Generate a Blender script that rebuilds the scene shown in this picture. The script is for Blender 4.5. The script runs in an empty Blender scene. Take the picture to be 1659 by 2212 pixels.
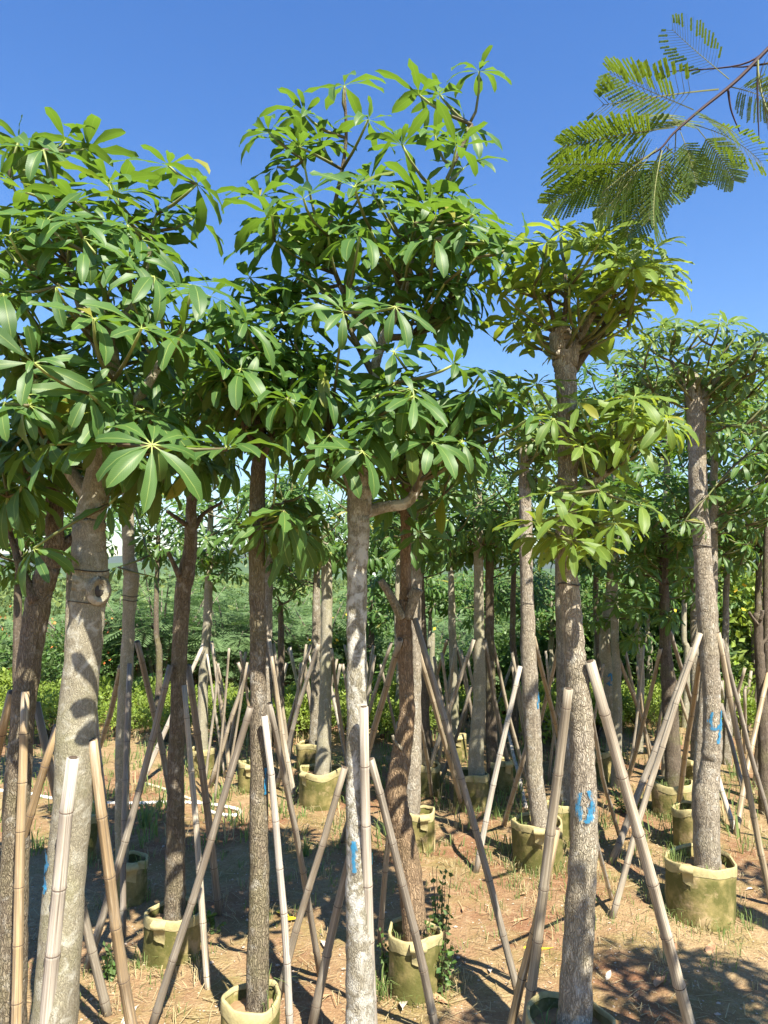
import bpy, math, random
import numpy as np
from mathutils import Vector, Matrix

R = math.radians
random.seed(7)
rng = np.random.default_rng(7)
scene = bpy.context.scene
col = scene.collection

# ------------------------------------------------------------------ camera, sky, sun, exposure
CAM_H = 1.65
PITCH = math.atan((1250.0 - 1106.0) / 1597.6)
cam_d = bpy.data.cameras.new('camera')
cam = bpy.data.objects.new('camera', cam_d)
col.objects.link(cam)
cam.location = (0, 0, CAM_H)
cam.rotation_euler = (math.pi / 2 + PITCH, 0, 0)
cam_d.sensor_fit = 'VERTICAL'
cam_d.sensor_height = 36.0
cam_d.lens = 26.0
cam_d.clip_start = 0.05
cam_d.clip_end = 20000
scene.camera = cam

SUN_EL = R(52)
SUN_H = Vector((0.46, -0.89, 0)).normalized()          # horizontal direction towards the sun
sun_dir = Vector((SUN_H.x * math.cos(SUN_EL), SUN_H.y * math.cos(SUN_EL), math.sin(SUN_EL)))
world = bpy.data.worlds.new('World')
scene.world = world
world.use_nodes = True
wn = world.node_tree
bg = wn.nodes['Background']
sky = wn.nodes.new('ShaderNodeTexSky')
sky.sky_type = 'NISHITA'
sky.sun_disc = False
sky.sun_elevation = SUN_EL
sky.sun_rotation = math.atan2(SUN_H.x, SUN_H.y)
sky.altitude = 0
sky.air_density = 1.4
sky.dust_density = 0.0
sky.ozone_density = 5.0
hs = wn.nodes.new('ShaderNodeHueSaturation')
hs.inputs['Hue'].default_value = 0.513
hs.inputs['Saturation'].default_value = 1.28
wn.links.new(sky.outputs[0], hs.inputs['Color'])
wn.links.new(hs.outputs[0], bg.inputs['Color'])
bg.inputs['Strength'].default_value = 0.073

sun_d = bpy.data.lights.new('sun', 'SUN')
sun_d.energy = 5.0
sun_d.angle = R(0.5)
sun_d.color = (1.0, 0.93, 0.80)
sun = bpy.data.objects.new('sun', sun_d)
col.objects.link(sun)
sun.rotation_euler = sun_dir.to_track_quat('Z', 'Y').to_euler()
sun.location = (3, -5, 8)

vs = scene.view_settings
vs.view_transform = 'Standard'
vs.look = 'None'
vs.exposure = 1.5
vs.gamma = 1.0
vs.use_curve_mapping = False
scene.cycles.max_bounces = 4
scene.cycles.diffuse_bounces = 2
scene.cycles.glossy_bounces = 2
scene.cycles.transparent_max_bounces = 8
scene.cycles.volume_bounces = 0

# ------------------------------------------------------------------ helpers
CP, SP = math.cos(PITCH), math.sin(PITCH)
FD = 1597.6
def ray(x, y):
    u = (x - 829.5) / FD
    v = (1106.0 - y) / FD
    return Vector((u, CP - v * SP, SP + v * CP))
def at(x, y, Y):                      # survey point of the photograph at distance Y
    d = ray(x, y)
    t = Y / d.y
    return Vector((d.x * t, Y, CAM_H + d.z * t))
def gp(x, y, z=0.0):                  # survey point on the ground
    d = ray(x, y)
    t = (z - CAM_H) / d.z
    return Vector((d.x * t, d.y * t, z))
def px(w, p):                         # width w of a survey reading at point p, metres
    dep = p.y * CP + (p.z - CAM_H) * SP
    return w * dep / FD

def mk(name, V, F, mat=None, uv=None, rnd=None, smooth=True, mats=None):
    me = bpy.data.meshes.new(name)
    V = np.asarray(V, dtype=np.float32).reshape(-1, 3)
    groups = F if isinstance(F, list) else [F]
    groups = [np.asarray(g, dtype=np.int32) for g in groups if len(g)]
    nl = sum(g.size for g in groups)
    npoly = sum(len(g) for g in groups)
    me.vertices.add(len(V))
    me.vertices.foreach_set('co', V.ravel())
    me.loops.add(nl)
    loops = np.concatenate([g.ravel() for g in groups]).astype(np.int32)
    me.loops.foreach_set('vertex_index', loops)
    me.polygons.add(npoly)
    sizes = np.concatenate([np.full(len(g), g.shape[1], np.int32) for g in groups])
    starts = np.concatenate([[0], np.cumsum(sizes)[:-1]]).astype(np.int32)
    me.polygons.foreach_set('loop_start', starts)
    me.polygons.foreach_set('use_smooth', np.full(npoly, smooth, dtype=bool))
    if uv is not None:
        l = me.uv_layers.new(name='UVMap')
        l.data.foreach_set('uv', np.asarray(uv, np.float32)[loops].ravel())
    if rnd is not None:
        a = me.attributes.new('rnd', 'FLOAT', 'POINT')
        a.data.foreach_set('value', np.asarray(rnd, np.float32))
    me.update(calc_edges=True)
    me.validate()
    if mat is not None:
        me.materials.append(mat)
    return me

def ob(name, me, parent=None, loc=None, kind=None, label=None, cat=None, group=None):
    o = bpy.data.objects.new(name, me)
    col.objects.link(o)
    if parent is not None:
        o.parent = parent
    if loc is not None:
        o.location = loc
    if kind: o['kind'] = kind
    if label: o['label'] = label
    if cat: o['category'] = cat
    if group: o['group'] = group
    return o

def tube(P, Rr, sides=10, jit=0.0, seed=0, cap=True, v0=0.0):
    """tube along points P with radii Rr -> V, F(list), uv"""
    P = [Vector(p) for p in P]
    n = len(P)
    rg = np.random.default_rng(seed)
    V, UV = [], []
    t0 = (P[1] - P[0]).normalized()
    ref = Vector((0, -1, 0)) if abs(t0.y) < 0.9 else Vector((1, 0, 0))
    e1 = (ref - t0 * ref.dot(t0)).normalized()
    L = v0
    ph = rg.uniform(0, 6.28, 4)
    for i in range(n):
        if i == 0: t = t0
        elif i == n - 1: t = (P[i] - P[i - 1]).normalized()
        else: t = (P[i + 1] - P[i - 1]).normalized()
        if i: L += (P[i] - P[i - 1]).length
        e1 = (e1 - t * e1.dot(t)).normalized()
        e2 = t.cross(e1)
        for k in range(sides + 1):
            a = 2 * math.pi * k / sides
            r = Rr[i]
            if jit:
                r *= 1 + jit * (math.sin(2 * a + ph[0] + L * 3) * .5 + math.sin(3 * a + ph[1] - L * 7) * .35 + math.sin(a + ph[2] + L * 11) * .4 + math.sin(5 * a + ph[3] + L * 17) * .25)
            q = P[i] + (e1 * math.cos(a) + e2 * math.sin(a)) * r
            V.append(q[:])
            UV.append((k / sides, L))
    F = []
    s = sides + 1
    for i in range(n - 1):
        for k in range(sides):
            F.append((i * s + k, i * s + k + 1, (i + 1) * s + k + 1, (i + 1) * s + k))
    T = []
    if cap:
        for i, fl in ((0, True), (n - 1, False)):
            c = len(V)
            V.append(P[i][:]); UV.append((0.5, L if i else v0))
            for k in range(sides):
                a, b = i * s + k, i * s + k + 1
                T.append((c, b, a) if fl else (c, a, b))
    return np.array(V), [np.array(F), np.array(T).reshape(-1, 3)], np.array(UV)

class Buf:
    def __init__(s): s.V, s.Q, s.T, s.U, s.R, s.n = [], [], [], [], [], 0
    def add(s, V, F, uv=None, rnd=0.0):
        V = np.asarray(V, np.float32).reshape(-1, 3)
        for g in (F if isinstance(F, list) else [F]):
            g = np.asarray(g, np.int32)
            if g.size == 0: continue
            (s.Q if g.shape[1] == 4 else s.T).append(g + s.n)
        s.V.append(V)
        s.U.append(np.asarray(uv, np.float32) if uv is not None else np.zeros((len(V), 2), np.float32))
        s.R.append(np.full(len(V), rnd, np.float32) if np.isscalar(rnd) else np.asarray(rnd, np.float32))
        s.n += len(V)
    def mesh(s, name, mat, smooth=True):
        F = []
        if s.Q: F.append(np.concatenate(s.Q))
        if s.T: F.append(np.concatenate(s.T))
        return mk(name, np.concatenate(s.V), F, mat, np.concatenate(s.U), np.concatenate(s.R), smooth)

def catmull(P, k=6):
    """smooth resample of tuples (any dimension)"""
    P = np.asarray(P, float)
    if len(P) < 3:
        t = np.linspace(0, 1, k + 1)[:, None]
        return P[0] * (1 - t) + P[-1] * t
    Q = np.vstack([2 * P[0] - P[1], P, 2 * P[-1] - P[-2]])
    out = []
    for i in range(1, len(Q) - 2):
        for j in range(k):
            t = j / k
            a, b, c, d = Q[i - 1], Q[i], Q[i + 1], Q[i + 2]
            out.append(0.5 * (2 * b + (c - a) * t + (2 * a - 5 * b + 4 * c - d) * t * t + (3 * b - a - 3 * c + d) * t ** 3))
    out.append(P[-1])
    return np.array(out)

# ------------------------------------------------------------------ materials
def newmat(name):
    m = bpy.data.materials.new(name)
    m.use_nodes = True
    nt = m.node_tree
    nt.nodes.clear()
    out = nt.nodes.new('ShaderNodeOutputMaterial')
    b = nt.nodes.new('ShaderNodeBsdfPrincipled')
    nt.links.new(b.outputs[0], out.inputs[0])
    return m, nt, b, out
def N(nt, typ, **kw):
    n = nt.nodes.new(typ)
    for k, v in kw.items():
        setattr(n, k, v)
    return n
def lk(nt, a, b): nt.links.new(a, b)
def math_(nt, op, a, b=None, c=None, clamp=False):
    n = nt.nodes.new('ShaderNodeMath'); n.operation = op; n.use_clamp = clamp
    for i, v in enumerate((a, b, c)):
        if v is None: continue
        if isinstance(v, (int, float)): n.inputs[i].default_value = v
        else: nt.links.new(v, n.inputs[i])
    return n.outputs[0]
def mixc(nt, f, a, b, mode='MIX'):
    n = nt.nodes.new('ShaderNodeMix'); n.data_type = 'RGBA'; n.blend_type = mode
    if isinstance(f, (int, float)): n.inputs[0].default_value = f
    else: nt.links.new(f, n.inputs[0])
    for s, v in ((6, a), (7, b)):
        if isinstance(v, tuple): n.inputs[s].default_value = v + (1,) if len(v) == 3 else v
        else: nt.links.new(v, n.inputs[s])
    return n.outputs[2]
def ramp(nt, f, stops):
    n = nt.nodes.new('ShaderNodeValToRGB')
    e = n.color_ramp.elements
    while len(e) < len(stops): e.new(0.5)
    for q, (p, c) in zip(e, stops):
        q.position = p
        q.color = (c, c, c, 1) if isinstance(c, (int, float)) else tuple(c) + (1,)
    nt.links.new(f, n.inputs[0])
    return n.outputs[0]
def noise(nt, vec, scale, detail=4, rough=0.55, dist=0.0):
    n = nt.nodes.new('ShaderNodeTexNoise')
    n.inputs['Scale'].default_value = scale; n.inputs['Detail'].default_value = detail
    n.inputs['Roughness'].default_value = rough; n.inputs['Distortion'].default_value = dist
    if vec is not None: nt.links.new(vec, n.inputs['Vector'])
    return n.outputs['Fac']
def mapping(nt, vec, scale, loc=None):
    n = nt.nodes.new('ShaderNodeMapping')
    n.inputs['Scale'].default_value = scale
    if loc is not None: nt.links.new(loc, n.inputs['Location'])
    nt.links.new(vec, n.inputs['Vector'])
    return n.outputs[0]
def bump(nt, h, strength, dist=0.01):
    n = nt.nodes.new('ShaderNodeBump')
    n.inputs['Strength'].default_value = strength; n.inputs['Distance'].default_value = dist
    nt.links.new(h, n.inputs['Height'])
    return n.outputs[0]

def leaf_mat(name, c1, c2, under, trans, tfac=0.3, rough=0.42, mid=(0.42, 0.5, 0.13), veins=True, spec=0.5):
    m, nt, b, out = newmat(name)
    uv = N(nt, 'ShaderNodeUVMap').outputs[0]
    sx = N(nt, 'ShaderNodeSeparateXYZ'); lk(nt, uv, sx.inputs[0])
    u, v = sx.outputs[0], sx.outputs[1]
    d = math_(nt, 'ABSOLUTE', math_(nt, 'SUBTRACT', u, 0.5))
    at_ = N(nt, 'ShaderNodeAttribute', attribute_name='rnd').outputs['Fac']
    oi = N(nt, 'ShaderNodeObjectInfo').outputs['Random']
    r = math_(nt, 'FRACT', math_(nt, 'ADD', at_, oi))
    base = mixc(nt, r, c1, c2)
    geo = N(nt, 'ShaderNodeNewGeometry')
    tex = N(nt, 'ShaderNodeTexCoord').outputs['Object']
    nz = noise(nt, tex, 9, 3)
    base = mixc(nt, math_(nt, 'MULTIPLY', nz, 0.35), base, c2)
    if veins:
        vv = math_(nt, 'SINE', math_(nt, 'MULTIPLY', math_(nt, 'SUBTRACT', v, math_(nt, 'MULTIPLY', d, 0.25)), 170))
        base = mixc(nt, math_(nt, 'MULTIPLY', math_(nt, 'ADD', math_(nt, 'MULTIPLY', vv, .5), .5), 0.07), base, mid)
        mm = ramp(nt, d, [(0.008, 1.0), (0.03, 0.0)])
        pet = ramp(nt, v, [(0.07, 1.0), (0.16, 0.0)])
        base = mixc(nt, math_(nt, 'MAXIMUM', math_(nt, 'MULTIPLY', mm, 0.6), pet), base, mid)
        spots = ramp(nt, noise(nt, mapping(nt, tex, (3, 3, 3), None), 6.0, 4, .7), [(0.66, 0.0), (0.72, .7)])
        base = mixc(nt, spots, base, (0.16, 0.15, 0.04))
        old = ramp(nt, r, [(0.982, 0.0), (0.99, .6)])
        base = mixc(nt, old, base, (0.34, 0.27, 0.03))
    ucol = mixc(nt, 0.25, under, base)
    colr = mixc(nt, geo.outputs['Backfacing'], base, ucol)
    lk(nt, colr, b.inputs['Base Color'])
    rr = math_(nt, 'ADD', math_(nt, 'MULTIPLY', geo.outputs['Backfacing'], 0.2), rough)
    lk(nt, rr, b.inputs['Roughness'])
    b.inputs['Specular IOR Level'].default_value = spec
    if veins:
        lk(nt, bump(nt, math_(nt, 'MULTIPLY', vv, 0.5), 0.06, 0.002), b.inputs['Normal'])
    tr = N(nt, 'ShaderNodeBsdfTranslucent')
    tc = mixc(nt, 0.3, trans, base)
    lk(nt, tc, tr.inputs['Color'])
    mx = N(nt, 'ShaderNodeMixShader'); mx.inputs[0].default_value = tfac
    lk(nt, b.outputs[0], mx.inputs[1]); lk(nt, tr.outputs[0], mx.inputs[2])
    lk(nt, mx.outputs[0], out.inputs[0])
    return m

M = {}
M['leaf'] = leaf_mat('broad_leaf', (0.034, 0.098, 0.023), (0.078, 0.168, 0.040), (0.11, 0.15, 0.038), (0.24, 0.42, 0.025), 0.36, rough=.46, spec=.4)
M['leaf_yellow'] = leaf_mat('broad_leaf_yellow', (0.085, 0.17, 0.03), (0.16, 0.25, 0.045), (0.19, 0.24, 0.055), (0.46, 0.56, 0.04), 0.46, rough=.48, spec=.4)
M['leaf_pale'] = leaf_mat('broad_leaf_pale', (0.065, 0.135, 0.045), (0.11, 0.19, 0.06), (0.15, 0.19, 0.065), (0.30, 0.44, 0.045), 0.36, rough=.46, spec=.4)
M['pinnate'] = leaf_mat('feather_leaf', (0.045, 0.11, 0.015), (0.10, 0.17, 0.02), (0.06, 0.10, 0.016), (0.26, 0.36, 0.02), 0.40, veins=False, rough=.55)
M['bush'] = leaf_mat('bush_leaf', (0.055, 0.13, 0.03), (0.12, 0.22, 0.05), (0.10, 0.15, 0.05), (0.20, 0.34, 0.03), 0.3, veins=False, rough=.5)
M['bush_far'] = leaf_mat('far_leaf', (0.06, 0.12, 0.032), (0.23, 0.29, 0.075), (0.08, 0.14, 0.05), (0.16, 0.28, 0.03), 0.25, veins=False, rough=.6)
M['lime'] = leaf_mat('lime_leaf', (0.15, 0.26, 0.03), (0.26, 0.33, 0.04), (0.18, 0.24, 0.05), (0.40, 0.50, 0.04), 0.3, veins=False, rough=.5)
M['feather_bg'] = leaf_mat('feather_bush_leaf', (0.11, 0.23, 0.065), (0.22, 0.34, 0.09), (0.10, 0.16, 0.07), (0.2, 0.38, 0.06), 0.3, veins=False, rough=.55)
M['grass'] = leaf_mat('grass_blade', (0.12, 0.22, 0.05), (0.24, 0.30, 0.10), (0.14, 0.2, 0.06), (0.3, 0.4, 0.06), 0.25, veins=False, rough=.6)
M['straw'] = leaf_mat('straw', (0.36, 0.28, 0.14), (0.50, 0.41, 0.24), (0.4, 0.33, 0.18), (0.4, 0.33, 0.15), 0.1, veins=False, rough=.8, spec=.2)

def simple(name, c, rough=0.7, spec=0.3, var=0.0, scale=20):
    m, nt, b, out = newmat(name)
    if var:
        tex = N(nt, 'ShaderNodeTexCoord').outputs['Object']
        f = noise(nt, tex, scale, 4)
        lk(nt, mixc(nt, f, tuple(x * (1 - var) for x in c), tuple(min(1, x * (1 + var)) for x in c)), b.inputs['Base Color'])
    else:
        b.inputs['Base Color'].default_value = c + (1,)
    b.inputs['Roughness'].default_value = rough
    b.inputs['Specular IOR Level'].default_value = spec
    return m
M['yellow'] = simple('fallen_leaf_yellow', (0.75, 0.52, 0.02), .5, .4, .2)
M['dry'] = simple('fallen_leaf_dry', (0.42, 0.24, 0.13), .7, .3, .35)
M['drypale'] = simple('fallen_leaf_pale', (0.6, 0.5, 0.4), .7, .3, .2)
M['blossom_y'] = simple('yellow_blossom', (0.75, 0.5, 0.04), .6, .3, .2)
M['blossom_o'] = simple('orange_blossom', (0.7, 0.22, 0.06), .6, .3, .2)
M['blossom_p'] = simple('pink_blossom', (0.6, 0.32, 0.38), .6, .3, .2)
M['wire'] = simple('tie_wire', (0.045, 0.04, 0.035), .6, .4)
M['rope'] = simple('tie_rope', (0.5, 0.48, 0.42), .8, .2, .2)
M['pipe'] = simple('white_pipe', (0.78, 0.74, 0.66), .4, .5, .08)
M['pipe_old'] = simple('old_pipe', (0.55, 0.48, 0.33), .6, .3, .15)
M['plaster'] = simple('white_plaster', (0.75, 0.75, 0.74), .8, .2, .05, .4)
M['window'] = simple('window_glass', (0.06, 0.08, 0.1), .15, .5)
M['roofgrey'] = simple('roof_grey', (0.35, 0.35, 0.36), .8, .2, .1)
M['sheet'] = simple('plastic_sheet', (0.62, 0.66, 0.7), .35, .5, .12, 3)
M['purple'] = simple('purple_plastic', (0.22, 0.16, 0.45), .35, .5, .15)
M['stone'] = simple('stone', (0.42, 0.34, 0.27), .85, .2, .3, 30)
M['earth_far'] = simple('bare_earth', (0.42, 0.22, 0.12), .9, .1, .25, .7)
M['hill'] = simple('hill_forest', (0.07, 0.11, 0.05), .95, .05, .45, .03)
M['mount'] = simple('mountain_forest', (0.06, 0.08, 0.06), .95, .05, .35, .01)

def bark_mat(name, dark, light, lichen, lich_amt, lichen_col=(0.55, 0.54, 0.48), sz=1.0, moss=0.2, bstr=0.6):
    m, nt, b, out = newmat(name)
    tc = N(nt, 'ShaderNodeTexCoord').outputs['Object']
    oi = N(nt, 'ShaderNodeObjectInfo').outputs['Random']
    cmb = N(nt, 'ShaderNodeCombineXYZ')
    lk(nt, math_(nt, 'MULTIPLY', oi, 31.0), cmb.inputs[0]); lk(nt, math_(nt, 'MULTIPLY', oi, 17.0), cmb.inputs[2])
    va = N(nt, 'ShaderNodeVectorMath', operation='ADD'); lk(nt, tc, va.inputs[0]); lk(nt, cmb.outputs[0], va.inputs[1])
    p = va.outputs[0]
    fis = N(nt, 'ShaderNodeTexVoronoi', feature='DISTANCE_TO_EDGE')
    fis.inputs['Scale'].default_value = 1.0
    wob = N(nt, 'ShaderNodeTexNoise'); wob.inputs['Scale'].default_value = 25; wob.inputs['Detail'].default_value = 3
    lk(nt, p, wob.inputs['Vector'])
    wv = N(nt, 'ShaderNodeVectorMath', operation='SCALE'); wv.inputs[3].default_value = 0.035
    lk(nt, wob.outputs['Color'], wv.inputs[0])
    wa = N(nt, 'ShaderNodeVectorMath', operation='ADD'); lk(nt, p, wa.inputs[0]); lk(nt, wv.outputs[0], wa.inputs[1])
    lk(nt, mapping(nt, wa.outputs[0], (150 * sz, 150 * sz, 24 * sz)), fis.inputs['Vector'])
    crack = ramp(nt, fis.outputs['Distance'], [(0.0, 0.0), (0.2, 1.0)])
    grain = noise(nt, mapping(nt, p, (95 * sz, 95 * sz, 13 * sz)), 1.0, 5, .6)
    big = noise(nt, p, 5, 4, .6)
    ringn = noise(nt, mapping(nt, p, (2, 2, 70)), 1.0, 3, .5)
    base = mixc(nt, ramp(nt, math_(nt, 'ADD', math_(nt, 'MULTIPLY', grain, .6), math_(nt, 'MULTIPLY', big, .4)), [(0.32, 0.0), (0.66, 1.0)]), dark, light)
    base = mixc(nt, math_(nt, 'MULTIPLY', math_(nt, 'SUBTRACT', 1.0, crack), 0.6), base, tuple(x * .45 for x in dark))
    mossn = ramp(nt, noise(nt, p, 3.3, 5, .7), [(0.48, 0.0), (0.7, 1.0)])
    base = mixc(nt, math_(nt, 'MULTIPLY', mossn, moss), base, (0.2, 0.21, 0.06))
    lic = ramp(nt, noise(nt, p, 22, 5, .62, .6), [(0.58 - lich_amt * .16, 0.0), (0.72 - lich_amt * .16, 1.0)])
    lic = math_(nt, 'MULTIPLY', lic, ramp(nt, noise(nt, p, 3.0, 3), [(0.30, 0.25), (0.6, 1.0)]))
    base = mixc(nt, math_(nt, 'MULTIPLY', lic, lichen), base, lichen_col)
    lk(nt, base, b.inputs['Base Color'])
    b.inputs['Roughness'].default_value = 0.85
    b.inputs['Specular IOR Level'].default_value = 0.2
    h = math_(nt, 'ADD', math_(nt, 'MULTIPLY', crack, .55), math_(nt, 'ADD', math_(nt, 'MULTIPLY', grain, .6), math_(nt, 'MULTIPLY', ringn, .25)))
    lk(nt, bump(nt, h, bstr, 0.006), b.inputs['Normal'])
    return m
M['bark'] = bark_mat('bark_grey', (0.17, 0.14, 0.10), (0.42, 0.375, 0.28), .6, .35, bstr=.9)
M['bark_pale'] = bark_mat('bark_pale', (0.22, 0.18, 0.13), (0.50, 0.44, 0.34), .6, .3, moss=.15, bstr=.9)
M['bark_lichen'] = bark_mat('bark_lichen', (0.20, 0.175, 0.125), (0.40, 0.365, 0.28), .9, .78, (0.60, 0.59, 0.53), 1.3, .15, bstr=.6)
M['bark_smooth'] = bark_mat('bark_smooth', (0.26, 0.235, 0.165), (0.40, 0.37, 0.27), .5, .2, sz=1.5, moss=.35, bstr=.35)
M['bark_brown'] = bark_mat('bark_brown', (0.17, 0.11, 0.065), (0.38, 0.27, 0.165), .15, .1, sz=.8, moss=.1, bstr=.9)
M['bark_olive'] = bark_mat('bark_olive', (0.21, 0.185, 0.13), (0.39, 0.355, 0.26), .7, .45, (0.52, 0.51, 0.43), 1.9, .35, bstr=.5)
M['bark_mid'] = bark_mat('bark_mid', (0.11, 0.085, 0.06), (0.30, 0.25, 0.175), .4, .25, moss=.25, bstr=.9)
M['bark_dark'] = bark_mat('bark_dark', (0.08, 0.062, 0.045), (0.20, 0.16, 0.115), .25, .1, moss=.35)  # dark limbs and stubs; on shaded trunks the shade is put into the colour

def stem_mat():
    m, nt, b, out = newmat('stem')
    uv = N(nt, 'ShaderNodeUVMap').outputs[0]
    sx = N(nt, 'ShaderNodeSeparateXYZ'); lk(nt, uv, sx.inputs[0])
    tc = N(nt, 'ShaderNodeTexCoord').outputs['Object']
    n = noise(nt, tc, 30, 3)
    c = ramp(nt, math_(nt, 'ADD', sx.outputs[1], math_(nt, 'MULTIPLY', math_(nt, 'SUBTRACT', n, .5), .4)),
             [(0.0, (0.09, 0.06, 0.04)), (0.5, (0.10, 0.085, 0.04)), (0.85, (0.17, 0.20, 0.06)), (1.0, (0.34, 0.40, 0.12))])
    lk(nt, c, b.inputs['Base Color'])
    b.inputs['Roughness'].default_value = .6
    return m
M['stem'] = stem_mat()
M['twig'] = simple('purple_twig', (0.05, 0.028, 0.028), .7, .3, .3)
M['rachis'] = simple('rachis', (0.16, 0.17, 0.06), .7, .3, .2)

def bamboo_mat(name, stops, dirt=1.0):
    m, nt, b, out = newmat(name)
    uv = N(nt, 'ShaderNodeUVMap').outputs[0]
    oi = N(nt, 'ShaderNodeObjectInfo').outputs['Random']
    cmb = N(nt, 'ShaderNodeCombineXYZ'); lk(nt, math_(nt, 'MULTIPLY', oi, 40), cmb.inputs[0]); lk(nt, math_(nt, 'MULTIPLY', oi, 23), cmb.inputs[1])
    streak = noise(nt, mapping(nt, uv, (26, 1.6, 1), cmb.outputs[0]), 1.0, 5, .65)
    streak2 = noise(nt, mapping(nt, uv, (9, 5, 1), cmb.outputs[0]), 1.0, 4, .6)
    patch = noise(nt, mapping(nt, uv, (2.0, 2.2, 1), cmb.outputs[0]), 1.0, 3, .6)
    tone = ramp(nt, oi, stops)
    c = mixc(nt, ramp(nt, streak, [(0.34, 0.9), (0.62, 0.0)]), tone, (0.13, 0.105, 0.08))
    c = mixc(nt, ramp(nt, streak2, [(0.52, 0.0), (0.75, .5)]), c, (0.68, 0.62, 0.50))
    c = mixc(nt, ramp(nt, patch, [(0.56 - .06 * dirt, 0.0), (0.78 - .1 * dirt, .75)]), c, (0.17, 0.135, 0.10))
    lk(nt, c, b.inputs['Base Color'])
    b.inputs['Roughness'].default_value = .45
    b.inputs['Specular IOR Level'].default_value = .4
    lk(nt, bump(nt, streak, .25, .002), b.inputs['Normal'])
    return m
M['bamboo'] = bamboo_mat('bamboo', [(0.0, (0.56, 0.50, 0.39)), (0.3, (0.43, 0.355, 0.25)), (0.55, (0.32, 0.285, 0.22)), (0.8, (0.46, 0.38, 0.25)), (1.0, (0.40, 0.30, 0.17))])
M['bamboo_pale'] = bamboo_mat('bamboo_bleached', [(0.0, (0.60, 0.55, 0.46)), (0.5, (0.52, 0.46, 0.37)), (1.0, (0.66, 0.62, 0.55))], .2)
M['bamboo_grey_shaded'] = bamboo_mat('bamboo_grey_shaded', [(0.0, (0.22, 0.195, 0.155)), (0.5, (0.30, 0.265, 0.21)), (1.0, (0.25, 0.22, 0.165))], 1.3)  # grey and worn culms; for shaded poles the shade is in this colour
M['bamboo_tan'] = bamboo_mat('bamboo_tan', [(0.0, (0.46, 0.31, 0.15)), (0.5, (0.50, 0.38, 0.21)), (1.0, (0.40, 0.28, 0.15))], .8)
M['node'] = simple('bamboo_node', (0.09, 0.065, 0.045), .75, .3, .5, 60)

def pot_mat(name, rim):
    m, nt, b, out = newmat(name)
    tc = N(nt, 'ShaderNodeTexCoord').outputs['Object']
    oi = N(nt, 'ShaderNodeObjectInfo').outputs['Random']
    cmb = N(nt, 'ShaderNodeCombineXYZ'); lk(nt, math_(nt, 'MULTIPLY', oi, 20), cmb.inputs[0]); lk(nt, math_(nt, 'MULTIPLY', oi, 9), cmb.inputs[1])
    va = N(nt, 'ShaderNodeVectorMath', operation='ADD'); lk(nt, tc, va.inputs[0]); lk(nt, cmb.outputs[0], va.inputs[1])
    p = va.outputs[0]
    n1 = noise(nt, p, 9, 6, .65); n2 = noise(nt, p, 60, 4, .6); n3 = noise(nt, p, 7, 5, .65)
    if rim:
        c = mixc(nt, n1, (0.34, 0.29, 0.13), (0.52, 0.45, 0.24))
        c = mixc(nt, ramp(nt, n3, [(0.55, 0.0), (0.75, .5)]), c, (0.28, 0.26, 0.08))
    else:
        c = mixc(nt, n1, (0.19, 0.16, 0.055), (0.38, 0.30, 0.13))
        c = mixc(nt, ramp(nt, n3, [(0.36, 0.0), (0.55, .9)]), c, (0.085, 0.09, 0.022))
        c = mixc(nt, ramp(nt, noise(nt, p, 6, 5, .7), [(0.56, 0.0), (0.68, .75)]), c, (0.50, 0.36, 0.21))
    c = mixc(nt, math_(nt, 'MULTIPLY', ramp(nt, n2, [(0.4, 0.0), (0.7, 1.0)]), .3), c, (0.15, 0.13, 0.05))
    lk(nt, c, b.inputs['Base Color'])
    b.inputs['Roughness'].default_value = .8
    b.inputs['Specular IOR Level'].default_value = .2
    lk(nt, bump(nt, math_(nt, 'ADD', n2, n1), .4, .006), b.inputs['Normal'])
    return m
M['pot'] = pot_mat('grow_bag_sheet', False)
M['potrim'] = pot_mat('grow_bag_fold', True)

def soil_mat(name, scale=1.0):
    m, nt, b, out = newmat(name)
    tc = N(nt, 'ShaderNodeTexCoord').outputs['Object']
    n1 = noise(nt, tc, 0.9, 6, .6, .4); n2 = noise(nt, tc, 2.6, 6, .65, .3); n3 = noise(nt, tc, 60, 5, .7); n4 = noise(nt, tc, 14, 5, .65)
    c = mixc(nt, ramp(nt, n1, [(0.40, 0.0), (0.60, 1.0)]), (0.215, 0.108, 0.058), (0.325, 0.235, 0.125))
    c = mixc(nt, ramp(nt, n2, [(0.46, 0.0), (0.62, .65)]), c, (0.21, 0.18, 0.065))
    c = mixc(nt, ramp(nt, n4, [(0.5, 0.0), (0.72, .55)]), c, (0.44, 0.32, 0.195))
    c = mixc(nt, ramp(nt, n3, [(0.35, .5), (0.55, 0.0)]), c, (0.17, 0.09, 0.05))
    vor = N(nt, 'ShaderNodeTexVoronoi'); vor.inputs['Scale'].default_value = 90; lk(nt, tc, vor.inputs['Vector'])
    c = mixc(nt, ramp(nt, vor.outputs['Distance'], [(0.12, .6), (0.2, 0.0)]), c, (0.52, 0.42, 0.30))
    lk(nt, c, b.inputs['Base Color'])
    b.inputs['Roughness'].default_value = .95
    b.inputs['Specular IOR Level'].default_value = .1
    h = math_(nt, 'ADD', math_(nt, 'MULTIPLY', n3, .5), math_(nt, 'ADD', n4, math_(nt, 'MULTIPLY', vor.outputs['Distance'], -.3)))
    lk(nt, bump(nt, h, .7, .02), b.inputs['Normal'])
    return m
M['soil'] = soil_mat('red_soil')
M['potsoil'] = simple('pot_soil', (0.30, 0.20, 0.11), .95, .1, .45, 40)
M['valley'] = simple('valley_floor', (0.13, 0.15, 0.06), .95, .1, .4, .5)

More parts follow.
